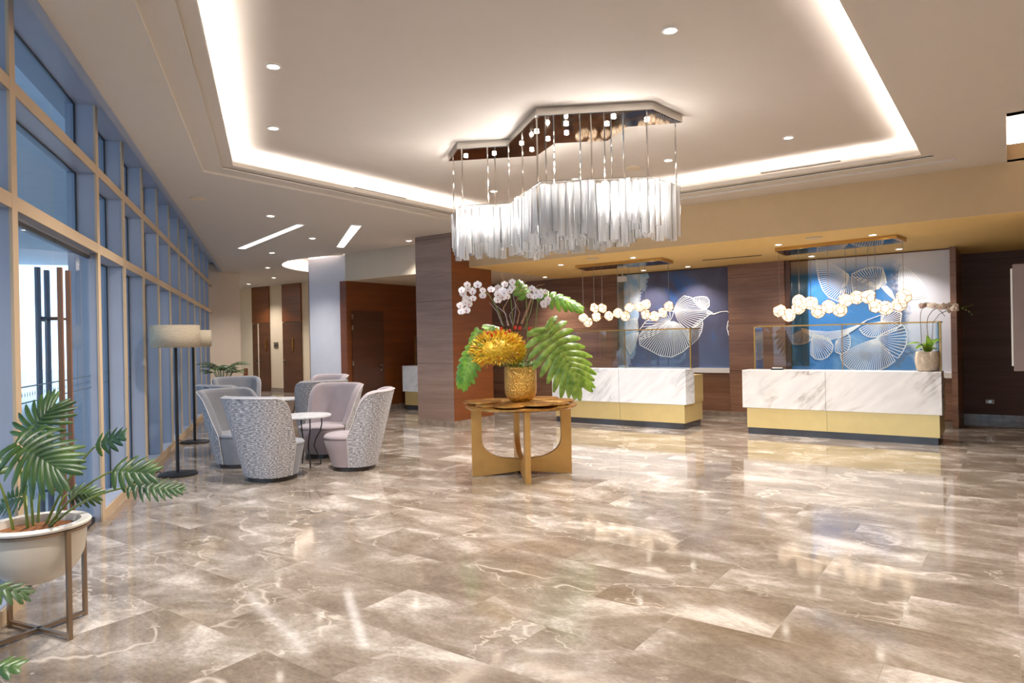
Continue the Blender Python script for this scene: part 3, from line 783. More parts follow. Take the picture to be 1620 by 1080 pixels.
fan(b, 2, (1286, 527), [(1283, 560), (1290, 567), (1300, 568), (1309, 564), (1316, 556), (1318, 546), (1312, 536)], 16, .05)
fan(b, 2, (1322, 540), [(1322, 556), (1330, 560), (1340, 556), (1345, 546), (1345, 534), (1340, 524)], 12, .04)
fan(b, 2, (1276, 520), [(1250, 532), (1250, 540), (1258, 544), (1268, 544), (1278, 541), (1286, 534)], 14, .05)
for k in range(7):
    ribbon(b, [clipx(at_y(x, y, YW + .03), 2) for x, y in ((1268, 519 + k * .4), (1285, 523 + k * 1.6), (1310, 525 + k * 2.2), (1335, 522 + k * 1.6), (1355, 515 + k * .6), (1372, 506), (1394, 498))], .006)
b.build('line_drawing', M_LINE, m2)
# bronze glass fins at the left side of each mural
for x0, x1, lab in ((-6.62, -6.46, 'narrow bronze glass fin beside the dark blue mural'), (-3.20, -2.90, 'narrow bronze glass fin beside the pale blue mural')):
    b = MB(); b.add([(x0, YW - .06, .95), (x1, YW - .06, .95), (x1, YW - .06, ZB - .01), (x0, YW - .06, ZB - .01)], [(0, 1, 2, 3)])
    tag(b.build('glass_fin', M_GLASS_BRZ), lab, 'glass panel')

# ------------------------------------------------------------------ reception counters
def counter(x0, x1, yf, mat_marb, label, seam, glass=True, post_side='right'):
    c = empty('reception_counter', (x0, yf, 0), 0, label, 'counter', 'reception counters')
    L = x1 - x0
    b = MB(); b.box(.0, L, 0, .38, .40, .975)
    o = b.build('marble_front', mat_marb, c, bevel=.004)
    if seam:
        b = MB(); b.box(seam - .002, seam + .002, -.001, .0, .40, .976); b.build('panel_joint', M_BLACKSLOT, o)
    b = MB(); b.box(.065, L - .03, .01, .80, .10, .40); b.box(.065, L - .02, .38, .82, .40, .86)
    b.build('gold_panel', M_BRASS_PALE, c)
    if seam:
        b = MB(); b.box(seam + .01, seam + .013, .008, .01, .10, .40); b.build('panel_joint', M_BLACKSLOT, c)
    b = MB(); b.box(.075, L - .05, .02, .76, 0, .10)
    b.build('plinth', M_BLKPLINTH, c)
    b = MB(); b.box(.03, L - .03, .38, .86, .80, .83); b.build('desk_top', M_WOOD, c)
    if glass:
        gy, ga, gb, gz = .305, .05 + .06, L - .04, 1.648
        g = MB(); g.box(ga, gb, gy, gy + .006, .975, gz - .01)
        g.box(ga, ga + .006, gy, gy + .42, .975, gz - .01); g.box(gb - .006, gb, gy, gy + .42, .975, gz - .01)
        go = g.build('glass_screen', M_GLASS_CLR, c)
        b = MB()
        t = .012
        for yy in (gy - .003, gy + .42): b.box(ga - t, gb + t, yy, yy + t, gz - t * 1.3, gz)
        for xx in (ga - t, gb): b.box(xx, xx + t, gy, gy + .42, gz - t, gz)
        for xx in (ga - t, gb): b.box(xx, xx + t * 1.6, gy - .003, gy + .015, .975, gz)
        mid = (ga + gb) / 2 + .02
        b.box(mid, mid + t * .7, gy - .003, gy + .012, .975, gz)
        b.build('brass_frame', M_BRASS, go)
    return c
counter(-6.86, -4.30, 10.63, M_MARB_A, 'white marble reception counter with gold base, behind the flower table', 1.36)
counter(-3.40, -.785, 10.66, M_MARB_B, 'white marble reception counter with brown veins, carrying the potted orchid', 1.19)
c3 = counter(-11.12, -9.3, 11.05, M_MARB_A, 'distant white marble counter partly hidden by the wood column', 0)
# grey end post on the right counter
b = MB(); b.box(-.868, -.845, 10.99, 11.36, .975, 1.64)
tag(b.build('screen_post', M_STEEL), 'flat grey metal post at the right end of the glass counter screen', 'post')
b = MB(); b.box(-2.99, -2.82, 10.74, 10.82, .9755, 1.0)
o = tag(b.build('card_tray', M_BLACK, bevel=.004), 'small low black card tray on the left part of the orchid counter', 'tray')
b = MB(); b.box(-2.975, -2.835, 10.755, 10.805, 1.0, 1.012); b.build('cards', M_PLASTIC, o)

# ------------------------------------------------------------------ geometric pendant clusters over the counters
PHI = (1 + 5 ** .5) / 2
def dodeca():
    vs = [Vector(v) for v in [(x, y, z) for x in (-1, 1) for y in (-1, 1) for z in (-1, 1)]]
    for a in (-1, 1):
        for c_ in (-1, 1): vs += [Vector((0, a / PHI, c_ * PHI)), Vector((a / PHI, c_ * PHI, 0)), Vector((a * PHI, 0, c_ / PHI))]
    bm = bmesh.new()
    for v in vs: bm.verts.new(v / 1.732)
    bmesh.ops.convex_hull(bm, input=bm.verts)
    bmesh.ops.dissolve_limit(bm, angle_limit=R(3), verts=bm.verts, edges=bm.edges)
    bm.verts.ensure_lookup_table(); bm.verts.index_update()
    V_ = [v.co.copy() for v in bm.verts]; F_ = [tuple(v.index for v in f.verts) for f in bm.faces]; E_ = [tuple(v.index for v in e.verts) for e in bm.edges]
    bm.free(); return V_, F_, E_
DV, DF, DE = dodeca()
def pendant(centres, depth_y, rad, canopy_px, wires, label):
    cpts = [at_z(x, y, 2.775) for x, y in canopy_px]
    root = empty('pendant_cluster', (sum((p.x for p in cpts)) / 4, sum((p.y for p in cpts)) / 4, 2.83), 0, label, 'pendant light', 'geometric pendant lights over the counters')
    o = Vector(root.location)
    b = MB(); b.plate([((p - o).x, (p - o).y) for p in cpts], [], -.055, -.004)
    b.build('canopy', M_BRASS, root)
    b = MB(); q = [(p - o) for p in cpts]; ctr = sum(q, Vector()) / 4
    b.plate([tuple((ctr + (p - ctr) * .94)[:2]) for p in q], [], -.058, -.0555); b.build('canopy_mirror', M_MIRROR_DK, root)
    pos = []
    rng = random.Random(3)
    proto = None
    for i, (x, y) in enumerate(centres):
        p = at_y(x, y, depth_y + (.06 if i % 2 else -.05)) - o; pos.append(p)
        if proto is None:
            b = MB(); b.add([v * rad for v in DV], DF); proto = b.build('globe', M_PEND, root)
            b = MB()
            for e in DE: b.tube([DV[e[0]] * rad * 1.0, DV[e[1]] * rad * 1.0], .005, 5)
            fr = b.build('brass_edges', M_BRASS, proto); g = proto
        else:
            g = proto.copy(); COL.objects.link(g); f2 = fr.copy(); COL.objects.link(f2); f2.parent = g
        g.location = p; g.rotation_euler = (rng.uniform(0, 6), rng.uniform(0, 6), rng.uniform(0, 6))
    for i in wires:
        p = pos[i]; b = MB(); b.tube([p + Vector((0, 0, rad * .8)), Vector((p.x, p.y, -.056))], .0035, 6); b.build('wire', M_STEEL, root)
    b = MB()
    for i in range(len(pos) - 1):
        j = min(range(i + 1, len(pos)), key=lambda k: (pos[k] - pos[i]).length); b.tube([pos[i], pos[j]], .006, 6)
    b.build('linking_rod', M_BRASS, root)
Z1 = [(x / 5.4 + 880, y / 5.4 + 400) for x, y in [(232, 555), (270, 592), (325, 470), (393, 472), (343, 545), (450, 538), (527, 513), (590, 540), (625, 465), (712, 458), (765, 440), (765, 525), (840, 540), (910, 510), (962, 455)]]
Z2 = [(x / 4.765 + 1160, y / 4.765 + 360) for x, y in [(350, 627), (418, 660), (497, 553), (492, 605), (585, 568), (640, 633), (718, 595), (805, 622), (850, 543), (930, 525), (1018, 520), (1075, 590), (1148, 605), (1250, 580), (1285, 520)]]
pendant(Z1, 11.0, .090, [(910, 424), (924.6, 428.7), (1065, 417), (1047, 411.7)], (0, 2, 3, 6, 8, 9, 10, 14), 'cluster of glowing faceted pendants over the counter beyond the flower table')
pendant(Z2, 11.0, .103, [(1226, 397.5), (1241, 404.5), (1434, 383), (1419, 376.5)], (0, 2, 4, 6, 8, 9, 10, 11, 14), 'cluster of glowing faceted pendants over the counter with the potted orchid')

# ------------------------------------------------------------------ chandelier
CP = [(-5.16, 5.92), (-4.76, 5.61), (-4.29, 5.85), (-3.50, 5.24), (-2.59, 5.76), (-2.53, 6.30), (-3.0, 6.08), (-3.37, 6.37), (-3.85, 6.10), (-4.26, 6.38)]
ch = empty('chandelier', (-3.85, 5.95, ZR), 0, 'large zigzag chandelier of clear crystal tubes under a mirrored canopy', 'chandelier')
co = Vector(ch.location)
def rel(poly): return [(p[0] - co.x, p[1] - co.y) for p in poly]
b = MB(); b.plate(rel(CP), [], -.075, -.004); b.build('canopy', M_CHROME, ch)
b = MB(); b.plate(rel(inset(CP, .012)), [], -.079, -.0755); b.build('canopy_mirror', M_MIRROR_DK, ch)
def inside(p, poly):
    c = False; n = len(poly)
    for i in range(n):
        (x1, y1), (x2, y2) = poly[i], poly[(i + 1) % n]
        if (y1 > p[1]) != (y2 > p[1]) and p[0] < (x2 - x1) * (p[1] - y1) / (y2 - y1) + x1: c = not c
    return c
rng = random.Random(11)
def crystal_mesh(b, L, r, x=0, y=0, z=0, ph=0):
    # wavy open tube with four lobes
    seg = 12; rows = []
    for zz in (0, -.25 * L, -.6 * L, -L):
        rows.append([(x + (r * (1 + .22 * cos(4 * (2 * pi * k / seg) + ph))) * cos(2 * pi * k / seg), y + (r * (1 + .22 * cos(4 * (2 * pi * k / seg) + ph))) * sin(2 * pi * k / seg), z + zz) for k in range(seg + 1)])
    b.grid(rows)
protos = []
for L in (.38, .43, .48, .53):
    b = MB(); crystal_mesh(b, L, .033); me_o = b
    protos.append((L, b))
ring = inset(CP, .04); pts_ring = []
for i in range(len(ring)):
    a, c_ = Vector(ring[i]), Vector(ring[(i + 1) % len(ring)]); n = max(1, int((c_ - a).length / .066))
    for k in range(n): pts_ring.append(a.lerp(c_, k / n))
pmesh = []
for k, (x, y) in enumerate([tuple(p) for p in pts_ring][:100]):
    z = 2.93 - ZR + rng.uniform(-.02, .02)
    if len(pmesh) < 4:
        o = protos[len(pmesh)][1].build('crystal_tube', M_CRYSTAL, ch, smooth=True, angle=180); pmesh.append(o)
    else:
        o = rng.choice(pmesh).copy(); COL.objects.link(o)
    o.location = (x - co.x, y - co.y, z); o.rotation_euler = (rng.uniform(-.03, .03), rng.uniform(-.03, .03), rng.uniform(0, 6))
b = MB()
innerp = inset(CP, .09)
x = -5.2
while x < -2.4:
    y = 5.2
    while y < 6.45:
        q = (x + rng.uniform(-.012, .012), y + rng.uniform(-.012, .012))
        if inside(q, innerp): crystal_mesh(b, rng.choice((.4, .45, .5, .55)), .033, q[0] - co.x, q[1] - co.y, 2.94 - ZR + rng.uniform(-.02, .02), rng.uniform(0, 6))
        y += .075
    x += .075
tag(b.build('inner_crystal_tubes', M_CRYSTAL, ch, smooth=True, angle=180), kind='stuff')
b = MB(); b.plate(rel(inset(CP, .03)), [rel(inset(CP, .05))], 2.945 - ZR, 2.955 - ZR); b.build('hanging_frame', M_CHROME, ch)
rods = CP + [(-4.5, 5.74), (-3.9, 5.56), (-3.05, 5.5), (-4.7, 6.14), (-4.05, 6.24), (-3.6, 6.24), (-2.78, 6.17), (-3.2, 6.2)]
ctr = Vector((-3.85, 5.95))
for p in rods:
    q = Vector(p); q = q + (ctr - q) * .05
    b = MB(); b.tube([(q.x - co.x, q.y - co.y, -.075), (q.x - co.x, q.y - co.y, 2.95 - ZR)], .0075, 8); b.build('suspension_rod', M_CHROME, ch, smooth=True)
bulbs = [(-4.85, 5.86), (-4.55, 5.98), (-4.15, 6.12), (-4.1, 5.86), (-3.8, 5.9), (-3.75, 5.62), (-3.55, 5.85), (-3.4, 5.6), (-3.1, 5.85), (-2.95, 5.7), (-2.75, 5.98)]
for p in bulbs:
    b = MB(); b.lathe([(.018, 0), (.024, .008), (.018, .016)], 14); o = b.build('spot_lamp', M_BULB, ch); o.location = (p[0] - co.x, p[1] - co.y, -.098)
for p in [(-4.9, 5.85, 2.76), (-4.6, 5.98, 2.76), (-4.3, 6.1, 2.74), (-4.08, 5.92, 2.76), (-3.86, 5.76, 2.76), (-3.65, 5.86, 2.76), (-3.45, 5.80, 2.76), (-3.22, 5.86, 2.76), (-3.0, 5.8, 2.76), (-2.76, 5.95, 2.76)] + [(q[0], q[1], 3.38) for q in bulbs]:
    l = bpy.data.lights.new('chandelier_lamp', 'POINT'); l.energy = 60 if p[2] < 3 else 5; l.color = (1, .95, .9); l.shadow_soft_size = .14 if p[2] < 3 else .018
    o = bpy.data.objects.new('chandelier_lamp', l); COL.objects.link(o); o.location = p; o['kind'] = 'helper'

for q in bulbs:
    l = bpy.data.lights.new('chandelier_spot', 'SPOT'); l.energy = 90; l.color = (1, .95, .9); l.spot_size = R(62); l.spot_blend = .6; l.shadow_soft_size = .018
    o = bpy.data.objects.new('chandelier_spot', l); COL.objects.link(o); o.location = (q[0], q[1], 3.50); o['kind'] = 'helper'

# ------------------------------------------------------------------ ceiling fixtures
def downlight(x, y, z, r, where, power=0, size=None, cone=120):
    o = empty('ceiling_downlight', (x, y, z), 0, where, 'downlight', 'ceiling downlights')
    b = MB(); b.lathe([(r * 1.35, -.001), (r * 1.35, -.008), (r, -.010), (r, -.002)], 24, cap_bottom=False, cap_top=False); b.build('trim_ring', M_PLASTIC, o, smooth=True)
    b = MB(); b.lathe([(r, -.004), (r * .98, -.003)], 24); b.build('lens', M_LAMPLENS, o)
    if power:
        l = bpy.data.lights.new('downlight_beam', 'SPOT'); l.energy = power; l.color = WHITE; l.spot_size = R(cone); l.spot_blend = .8; l.shadow_soft_size = .06
        lo = bpy.data.objects.new('downlight_beam', l); COL.objects.link(lo); lo.location = (x, y, z - .03); lo['kind'] = 'helper'
P_HI, P_LO = 330, 170
for x, y, w, pw in [(-4.523, 3.192, 'round downlight in the raised ceiling, the one nearest the top left of the photo', P_HI),
                    (-5.822, 4.095, 'round downlight in the raised ceiling near its corner by the windows', P_HI),
                    (-1.888, 4.512, 'round downlight in the raised ceiling high above the chandelier, near the top edge', P_HI),
                    (-1.929, 7.749, 'small round downlight in the raised ceiling right of the chandelier canopy', P_HI),
                    (-3.316, 7.793, 'small round downlight seen between the chandelier rods at the canopy\'s right end', P_HI),
                    (-5.933, 7.771, 'small round downlight seen beside the left part of the chandelier rods', P_HI),
                    (-4.671, 7.902, 'small round downlight added in place of a sprinkler behind the middle rods of the chandelier', P_HI)]:  # last one: lamp added where a sprinkler sits
    downlight(x, y, ZR, .045, w, pw)
for x, y, w in [(-8.813, 6.126, 'small downlight in the low ceiling in front of the long slanting slot light'),
                (-10.146, 7.904, 'small downlight in the low ceiling between the two slot lights'),
                (-12.338, 8.589, 'small downlight in the low ceiling behind the long slot light'),
                (-14.784, 10.159, 'small downlight in the low ceiling above the far passage, nearest of three'),
                (-16.895, 11.807, 'small downlight in the passage ceiling in front of the washroom doors'),
                (-19.137, 12.466, 'small downlight at the far left of the passage ceiling by the beige wall'),
                (-9.12, 9.3, 'warm downlight in the ceiling touching the top of the wood column')]:
    downlight(x, y, ZC, .05, w, P_LO)
for x, y, w in [(-2.765, 10.45, 'small downlight in the ochre ceiling just above the left end of the right pendant canopy'),
                (-1.519, 10.35, 'small downlight in the ochre ceiling just above the right end of the right pendant canopy'),
                (-5.051, 10.35, 'small downlight in the ochre ceiling above the right end of the left pendant canopy'),
                (-6.484, 10.409, 'small downlight in the ochre ceiling above the left end of the left pendant canopy'),
                (-8.0, 12.2, 'small downlight in the ochre ceiling above the white orchids and willow twigs'),
                (-5.85, 12.45, 'bright spot lighting the left side of the dark blue mural'),
                (-4.95, 12.45, 'bright spot lighting the right side of the dark blue mural'),
                (-2.75, 12.40, 'bright spot lighting the left side of the pale blue mural'),
                (-1.45, 12.40, 'bright spot lighting the right side of the pale blue mural')]:
    downlight(x, y, ZB - .004, .045, w, 85 if y > 12.3 else 150)
def slot(px, label):
    P = [at_z(x, y, ZC) for x, y in px]
    b = MB(); b.plate([tuple(p[:2]) for p in P], [], ZC - .006, ZC - .001)
    o = tag(b.build('slot_light', M_SLOTLIGHT), label, 'ceiling light', 'slanting slot lights in the low ceiling')
    c = sum(P, Vector()) / 4
    b = MB(); b.plate([tuple((c + (p - c) * 1.05)[:2]) for p in P], [[tuple(p[:2]) for p in P]], ZC - .008, ZC - .001); b.build('slot_frame', M_PLASTIC, o)
slot([(376, 392.2), (387, 393.3), (480.4, 355.6), (469.6, 354.4)], 'long narrow slanting slot light in the low ceiling, nearer the windows')
slot([(532.6, 390), (543.7, 391.1), (571.5, 356.7), (555.6, 355.9)], 'short broad slanting slot light in the low ceiling, nearer the wood column')
def diffuser(a, c, z, w, label):
    a = Vector(a); c = Vector(c); t = (c - a).normalized(); n = Vector((-t.y, t.x))
    b = MB(); b.plate([tuple(a - n * w), tuple(c - n * w), tuple(c + n * w), tuple(a + n * w)], [], z - .01, z - .001)
    tag(b.build('air_diffuser', M_BLACKSLOT), label, 'air vent', 'linear air slots in the ceilings')
diffuser((-2.64, 9.2), (-1.69, 9.2), ZR, .03, 'dark linear air slot by the cove right of the chandelier')
diffuser((-7.23, 6.34), (-7.23, 7.30), ZR, .03, 'dark linear air slot by the cove left of the chandelier')
diffuser((-4.35, 11.62), (-3.35, 11.62), ZB - .004, .012, 'thin linear air slot in the ochre ceiling between the pendant canopies')
def speaker(x, y, z, r, label):
    b = MB(); b.lathe([(r, -.002), (r, -.012), (r * .93, -.014)], 28, (x, y, z), cap_bottom=False); tag(b.build('ceiling_speaker', M_CREAM, smooth=True), label, 'speaker', 'round ceiling speakers')
speaker(-2.2, 10.07, ZB - .004, .11, 'round speaker grille in the ochre ceiling above the right pendant canopy')
speaker(-5.603, 9.98, ZB - .004, .11, 'round speaker grille in the ochre ceiling above the left pendant canopy')
speaker(-8.45, 4.8, ZC, .1, 'round speaker grille in the low ceiling near the windows, left of the long slot light')
speaker(-3.8, 7.85, ZR, .09, 'round grille in the raised ceiling seen between the chandelier rods')
b = MB(); b.box(-6.35, -6.2, 12.3, 12.42, 2.62, 2.72); b.tube([(-6.27, 12.36, 2.72), (-6.27, 12.36, 2.83)], .012, 8)
tag(b.build('security_camera', M_PLASTIC), 'small white box camera hanging from the ochre ceiling left of the dark mural', 'camera')

# ------------------------------------------------------------------ barrel armchairs
def armchair(name, label, lining):
    root = empty(name, (0, 0, 0), 0, label, 'armchair')
    # local frame: the chair faces +x
    NU, NV = 40, 12
    def plan(u, w, bk, n, x0=0.0):      # u in [-1,1]: seam, round the back, seam
        a = u * pi / 2
        cx = abs(cos(a)) ** (2 / n) ; sy = abs(sin(a)) ** (2 / n) * (1 if a >= 0 else -1)
        return Vector((x0 - bk * cx, w * sy, 0))
    def height(back):                    # top of the shell as a function of how far back it is
        P = [(0, .40), (.03, .43), (.09, .53), (.15, .70), (.21, .84), (.28, .905), (.36, .93), (.6, .94)]
        for i in range(1, len(P)):
            if back <= P[i][0]:
                f = (back - P[i - 1][0]) / (P[i][0] - P[i - 1][0]); return P[i - 1][1] * (1 - f) + P[i][1] * f
        return .94
    def shell_pt(u, z, off):
        p0 = plan(u, .275 - off, .27 - off, 2.7); p1 = plan(u, .425 - off, .49 - off, 3.3, .01)
        t = (z - .05) / .88
        return p0.lerp(p1, t) + Vector((0, 0, z))
    us = [-1 + 2 * i / NU for i in range(NU + 1)]
    def htop(u): return height(-plan(u, .425, .49, 3.3).x)
    def surf(off, z0):
        rows = []
        for j in range(NV + 1):
            rows.append([shell_pt(u, z0 + (htop(u) - z0) * j / NV, off) for u in us])
        return rows
    b = MB(); outer_rows = surf(0, .05); b.grid(outer_rows)
    uv = [(u * .75 + .75, (p.z)) for r in outer_rows for u, p in zip(us, r)]
    b.build('shell', M_TWEED, root, smooth=True, uvs=uv, angle=180)
    # lining with a rolled top
    b = MB(); rows = []
    inner = surf(.075, .36)
    top_o = outer_rows[-1]; top_i = inner[-1]
    rows += inner[:-1]
    for k in range(0, 6):
        a = k / 5; rows.append([ti.lerp(to, a) + Vector((0, 0, .022 * sin(pi * a))) for ti, to in zip(top_i, top_o)])
    b.grid([list(reversed(r)) for r in rows]); b.build('lining', lining, root, smooth=True, angle=180)
    b = MB(); b.tube(top_o, .006, 6)
    b.tube([shell_pt(-1, z, 0) for z in (.05, .2, .4)], .006, 6); b.tube([shell_pt(1, z, 0) for z in (.05, .2, .4)], .006, 6)
    b.build('piping', M_PIPING, root, smooth=True)
    # seat drum (front half bulges forward) and cushion
    def drum(z, grow, fr):
        out = []
        for i in range(40):
            a = 2 * pi * i / 40; n = 2.5
            cx = abs(cos(a)) ** (2 / n) * (1 if cos(a) >= 0 else -1); sy = abs(sin(a)) ** (2 / n) * (1 if sin(a) >= 0 else -1)
            out.append((cx * (fr if cx > 0 else .255 + grow), sy * (.268 + grow), z))
        return out
    b = MB(); prof = [(.05, 0, .25), (.12, .008, .272), (.25, .03, .315), (.34, .045, .338), (.375, .045, .335)]
    rows = [drum(z, g, f) for z, g, f in prof]
    vs = [v for r in rows for v in r]; fs = [(i * 40 + k, i * 40 + (k + 1) % 40, (i + 1) * 40 + (k + 1) % 40, (i + 1) * 40 + k) for i in range(len(rows) - 1) for k in range(40)]
    b.add(vs, fs); b.build('seat_drum', lining, root, smooth=True, angle=180)
    b = MB(); prof = [(.375, .043, .333), (.382, .052, .345), (.40, .050, .345), (.418, .035, .33)]
    rows = [drum(z, g, f) for z, g, f in prof]; rows.append([(x * .72, y * .72, .432) for x, y, z in drum(0, .0, .32)]); rows.append([(x * .3, y * .3, .437) for x, y, z in drum(0, .0, .32)])
    vs = [v for r in rows for v in r]; fs = [(i * 40 + k, i * 40 + (k + 1) % 40, (i + 1) * 40 + (k + 1) % 40, (i + 1) * 40 + k) for i in range(len(rows) - 1) for k in range(40)]
    fs.append(tuple((len(rows) - 1) * 40 + k for k in range(40)))
    b.add(vs, fs); b.build('seat', lining, root, smooth=True, angle=180)
    b = MB(); r0 = drum(0, -.012, .243); r1 = drum(.05, -.012, .243)
    b.add(r0 + r1, [(k, (k + 1) % 40, 40 + (k + 1) % 40, 40 + k) for k in range(40)] + [tuple(reversed(range(40))), tuple(range(40, 80))]); b.build('plinth', M_DKWOOD, root)
    return root
def floor_at(px, D):
    p = at_d(px, 548, D); return Vector((p.x, p.y, 0))
T1, T2 = floor_at(481, 8.5), floor_at(445, 11.2)
ch_m = armchair('armchair', 'x', M_GREYVEL); ch_s = armchair('armchair', 'x', M_GREYVEL2)
used = {}
def place(proto, px, D, target, turn, label, group):
    p = floor_at(px, D); d = target - p; a = math.atan2(d.y, d.x) if turn is None else math.atan2(RGT.y, RGT.x) + R(turn)
    o = proto if proto.name not in used else copy_tree(proto)
    used[proto.name] = 1
    o.location = p; o.rotation_euler = (0, 0, a); tag(o, label, 'armchair', group); return o
GA, GB_ = 'barrel armchairs around the near side table', 'barrel armchairs around the far side table'
place(ch_s, 427, 7.76, T1, 68, 'silver woven barrel armchair with its back to us, in front of the small marble table', GA)
place(ch_s, 379, 8.66, T1, -30, 'grey barrel armchair facing right beside the windows, lining showing, by the near table', GA)
place(ch_m, 557, 8.32, T1, 180, 'mauve grey barrel armchair seen from its side, rightmost of the seating group', GA)
place(ch_m, 513, 9.3, T1, -114, 'mauve grey barrel armchair facing us behind the small marble table', GA)
place(ch_s, 370, 10.1, T2, 60, 'barrel armchair of the far group whose woven back shows above the one by the windows', GB_)
place(ch_s, 376, 11.85, T2, -60, 'slate grey barrel armchair facing us in front of the leafy plant by the beige wall', GB_)
place(ch_s, 500, 10.75, T2, 125, 'woven back barrel armchair half hidden behind the mauve chair that faces us', GB_)
place(ch_m, 503, 12.1, T2, -120, 'farthest barrel armchair, only its rim showing in front of the white pillar', GB_)

# side tables
def side_table(p, label):
    root = empty('side_table', p, .4, label, 'table')
    b = MB(); b.lathe([(.0, .605), (.30, .605), (.31, .612), (.31, .628), (.305, .632)], 40, cap_bottom=False); b.build('marble_top', M_MARB_A, root, smooth=True)
    for k in range(4):
        a = pi / 4 + k * pi / 2; c, s = cos(a), sin(a)
        b = MB(); b.tube([(r * c, r * s, z) for r, z in ((.20, .605), (.20, .5), (.18, .42), (.12, .32), (.10, .24), (.14, .14), (.175, .06), (.18, .006))], .008, 8); b.build('leg', M_BLACK, root, smooth=True)
    b = MB(); b.tube([(.18 * cos(pi / 4 + k * pi / 2), .18 * sin(pi / 4 + k * pi / 2), .008) for k in range(4)], .006, 6, closed=True); b.build('foot_rail', M_BLACK, root)
    b = MB(); b.tube([(.2 * cos(2 * pi * k / 24), .2 * sin(2 * pi * k / 24), .598) for k in range(24)], .006, 6, closed=True); b.build('apron_ring', M_BLACK, root)
side_table(T1, 'round white marble side table on thin curved black legs, among the near armchairs')
side_table(T2, 'round marble side table of the far armchair group, only its edge showing')

# floor lamps
def floor_lamp(p, label):
    root = empty('floor_lamp', p, 0, label, 'lamp', 'floor lamps by the glass front')
    b = MB(); b.lathe([(.215, 0), (.215, .018), (.205, .024), (.03, .03)], 48); b.build('base', M_BLACK, root, smooth=True)
    b = MB(); b.tube([(0, 0, .02), (0, 0, 1.62)], .019, 16); b.build('pole', M_BLACK, root, smooth=True)
    b = MB(); b.lathe([(.265, 1.49), (.265, 1.75)], 56, cap_bottom=False, cap_top=False); b.build('lamp_shade', M_SHADE, root, smooth=True, solid=.004)
    b = MB()
    for k in range(3): b.tube([(0, 0, 1.6), (.262 * cos(k * 2.094), .262 * sin(k * 2.094), 1.6)], .003, 5)
    b.build('shade_spider', M_STEEL, root)
    cu = [(-.2 - .05 * i / 4 + .035 * cos(i * .9), -.12 + .04 * sin(i * .9) - .012 * i, .01 + .012 * (i % 3)) for i in range(16)]
    b = MB(); b.tube([(-.1, -.05, .03)] + cu, .006, 6); b.build('power_cord', M_BLACK, root, smooth=True)
floor_lamp(Vector((-7.94, 4.20, 0)), 'tall black floor lamp with linen drum shade, the nearer of the pair by the glass')
floor_lamp(Vector((-10.38, 5.77, 0)), 'tall black floor lamp with linen drum shade, the farther, partly behind the first')

# ------------------------------------------------------------------ leaves
def split_leaf(b, base, tip, up, width, n=8, gap=.35, droop=.15, cup=.1, seed=0, back=.9, heart=True):
    """a lobed leaf: fingers fan out on both sides of a midrib between base and tip"""
    rg = random.Random(seed); base, tip = Vector(base), Vector(tip); ax = tip - base; L = ax.length; ax.normalize()
    up = Vector(up); nn = (up - ax * up.dot(ax)).normalized(); sd = ax.cross(nn)
    def P(x, y, z): return base + sd * x + ax * y + nn * z
    def drop(x, y): return -droop * ((y / L) ** 2) * L - cup * (x * x) / max(width, .01)
    for side in (-1, 1):
        for i in range(n):
            t0 = (i / n) * .93; t1 = ((i + 1) / n) * .93; tm = (t0 + t1) / 2
            ang = R(128 - 112 * tm ** .8) if heart else R(80 - 55 * tm)
            r = width * (sin(pi * (.16 + .80 * tm)) ** .55) * rg.uniform(.93, 1.07)
            if tm > .8: r *= 1.0
            dx, dy = sin(ang), cos(ang)
            prev = None; m = 7
            fw = (t1 - t0) * L * .5
            # spread at the rim follows the outline
            rim = (width * 1.2 + L) / n * .53 * (1 - gap) if heart else width * 1.9 / n * .5 * (1 - gap)
            kk = rg.uniform(-.12, .12)
            pts = []
            for j in range(m + 1):
                q = j / m
                w = (fw * 1.05) * (1 - q) ** 1.2 + rim * sin(pi * min(q * 1.15, 1) * .5) * min(1, ((1.03 - q) / .26)) ** .5
                cx = dx * r * q; cy = dy * r * q + (q * q) * r * .18 * (1 if heart else .3)
                px, py = -dy, dx
                for e in (-1, 1):
                    X = (cx + px * w * e * .9); Y = tm * L + cy + py * w * e * .9
                    Z = drop(X, Y) + .025 * width * (1 if e > 0 else -1) * kk * 8 * q + rg.uniform(-.002, .002)
                    pts.append(P(side * X, Y, Z))
                c0 = P(side * cx, tm * L + cy, drop(cx, tm * L + cy) + .07 * width * (1 - q * q) + .004)
                pts.append(c0)
            fs = []
            for j in range(m):
                a, c_, mid = 3 * j, 3 * j + 1, 3 * j + 2; A, C_, MID = a + 3, c_ + 3, mid + 3
                q1 = (a, mid, MID, A); q2 = (mid, c_, C_, MID)
                fs += [q1, q2] if side > 0 else [tuple(reversed(q1)), tuple(reversed(q2))]
            b.add(pts, fs)
    # tip finger
    pts = []
    for j in range(7):
        q = j / 6; w = width * .16 * (1 - q) ** .6 + .001; Y = L * (.86 + .2 * q)
        pts += [P(-w, Y, drop(0, Y)), P(w, Y, drop(0, Y))]
    b.add(pts, [(2 * j, 2 * j + 1, 2 * j + 3, 2 * j + 2) for j in range(6)])
def midrib(b, base, tip, up, droop, r):
    base, tip = Vector(base), Vector(tip); ax = tip - base; L = ax.length; ax.normalize(); up = Vector(up); nn = (up - ax * up.dot(ax)).normalized()
    b.tube([base + ax * L * t + nn * (-droop * t * t * L + r * .6) for t in (0, .25, .5, .75, .95)], [r, r, r * .8, r * .6, r * .3], 6)
def bez(p0, p1, p2, n=10):
    return [p0 * (1 - t) ** 2 + p1 * 2 * t * (1 - t) + p2 * t * t for t in [i / n for i in range(n + 1)]]

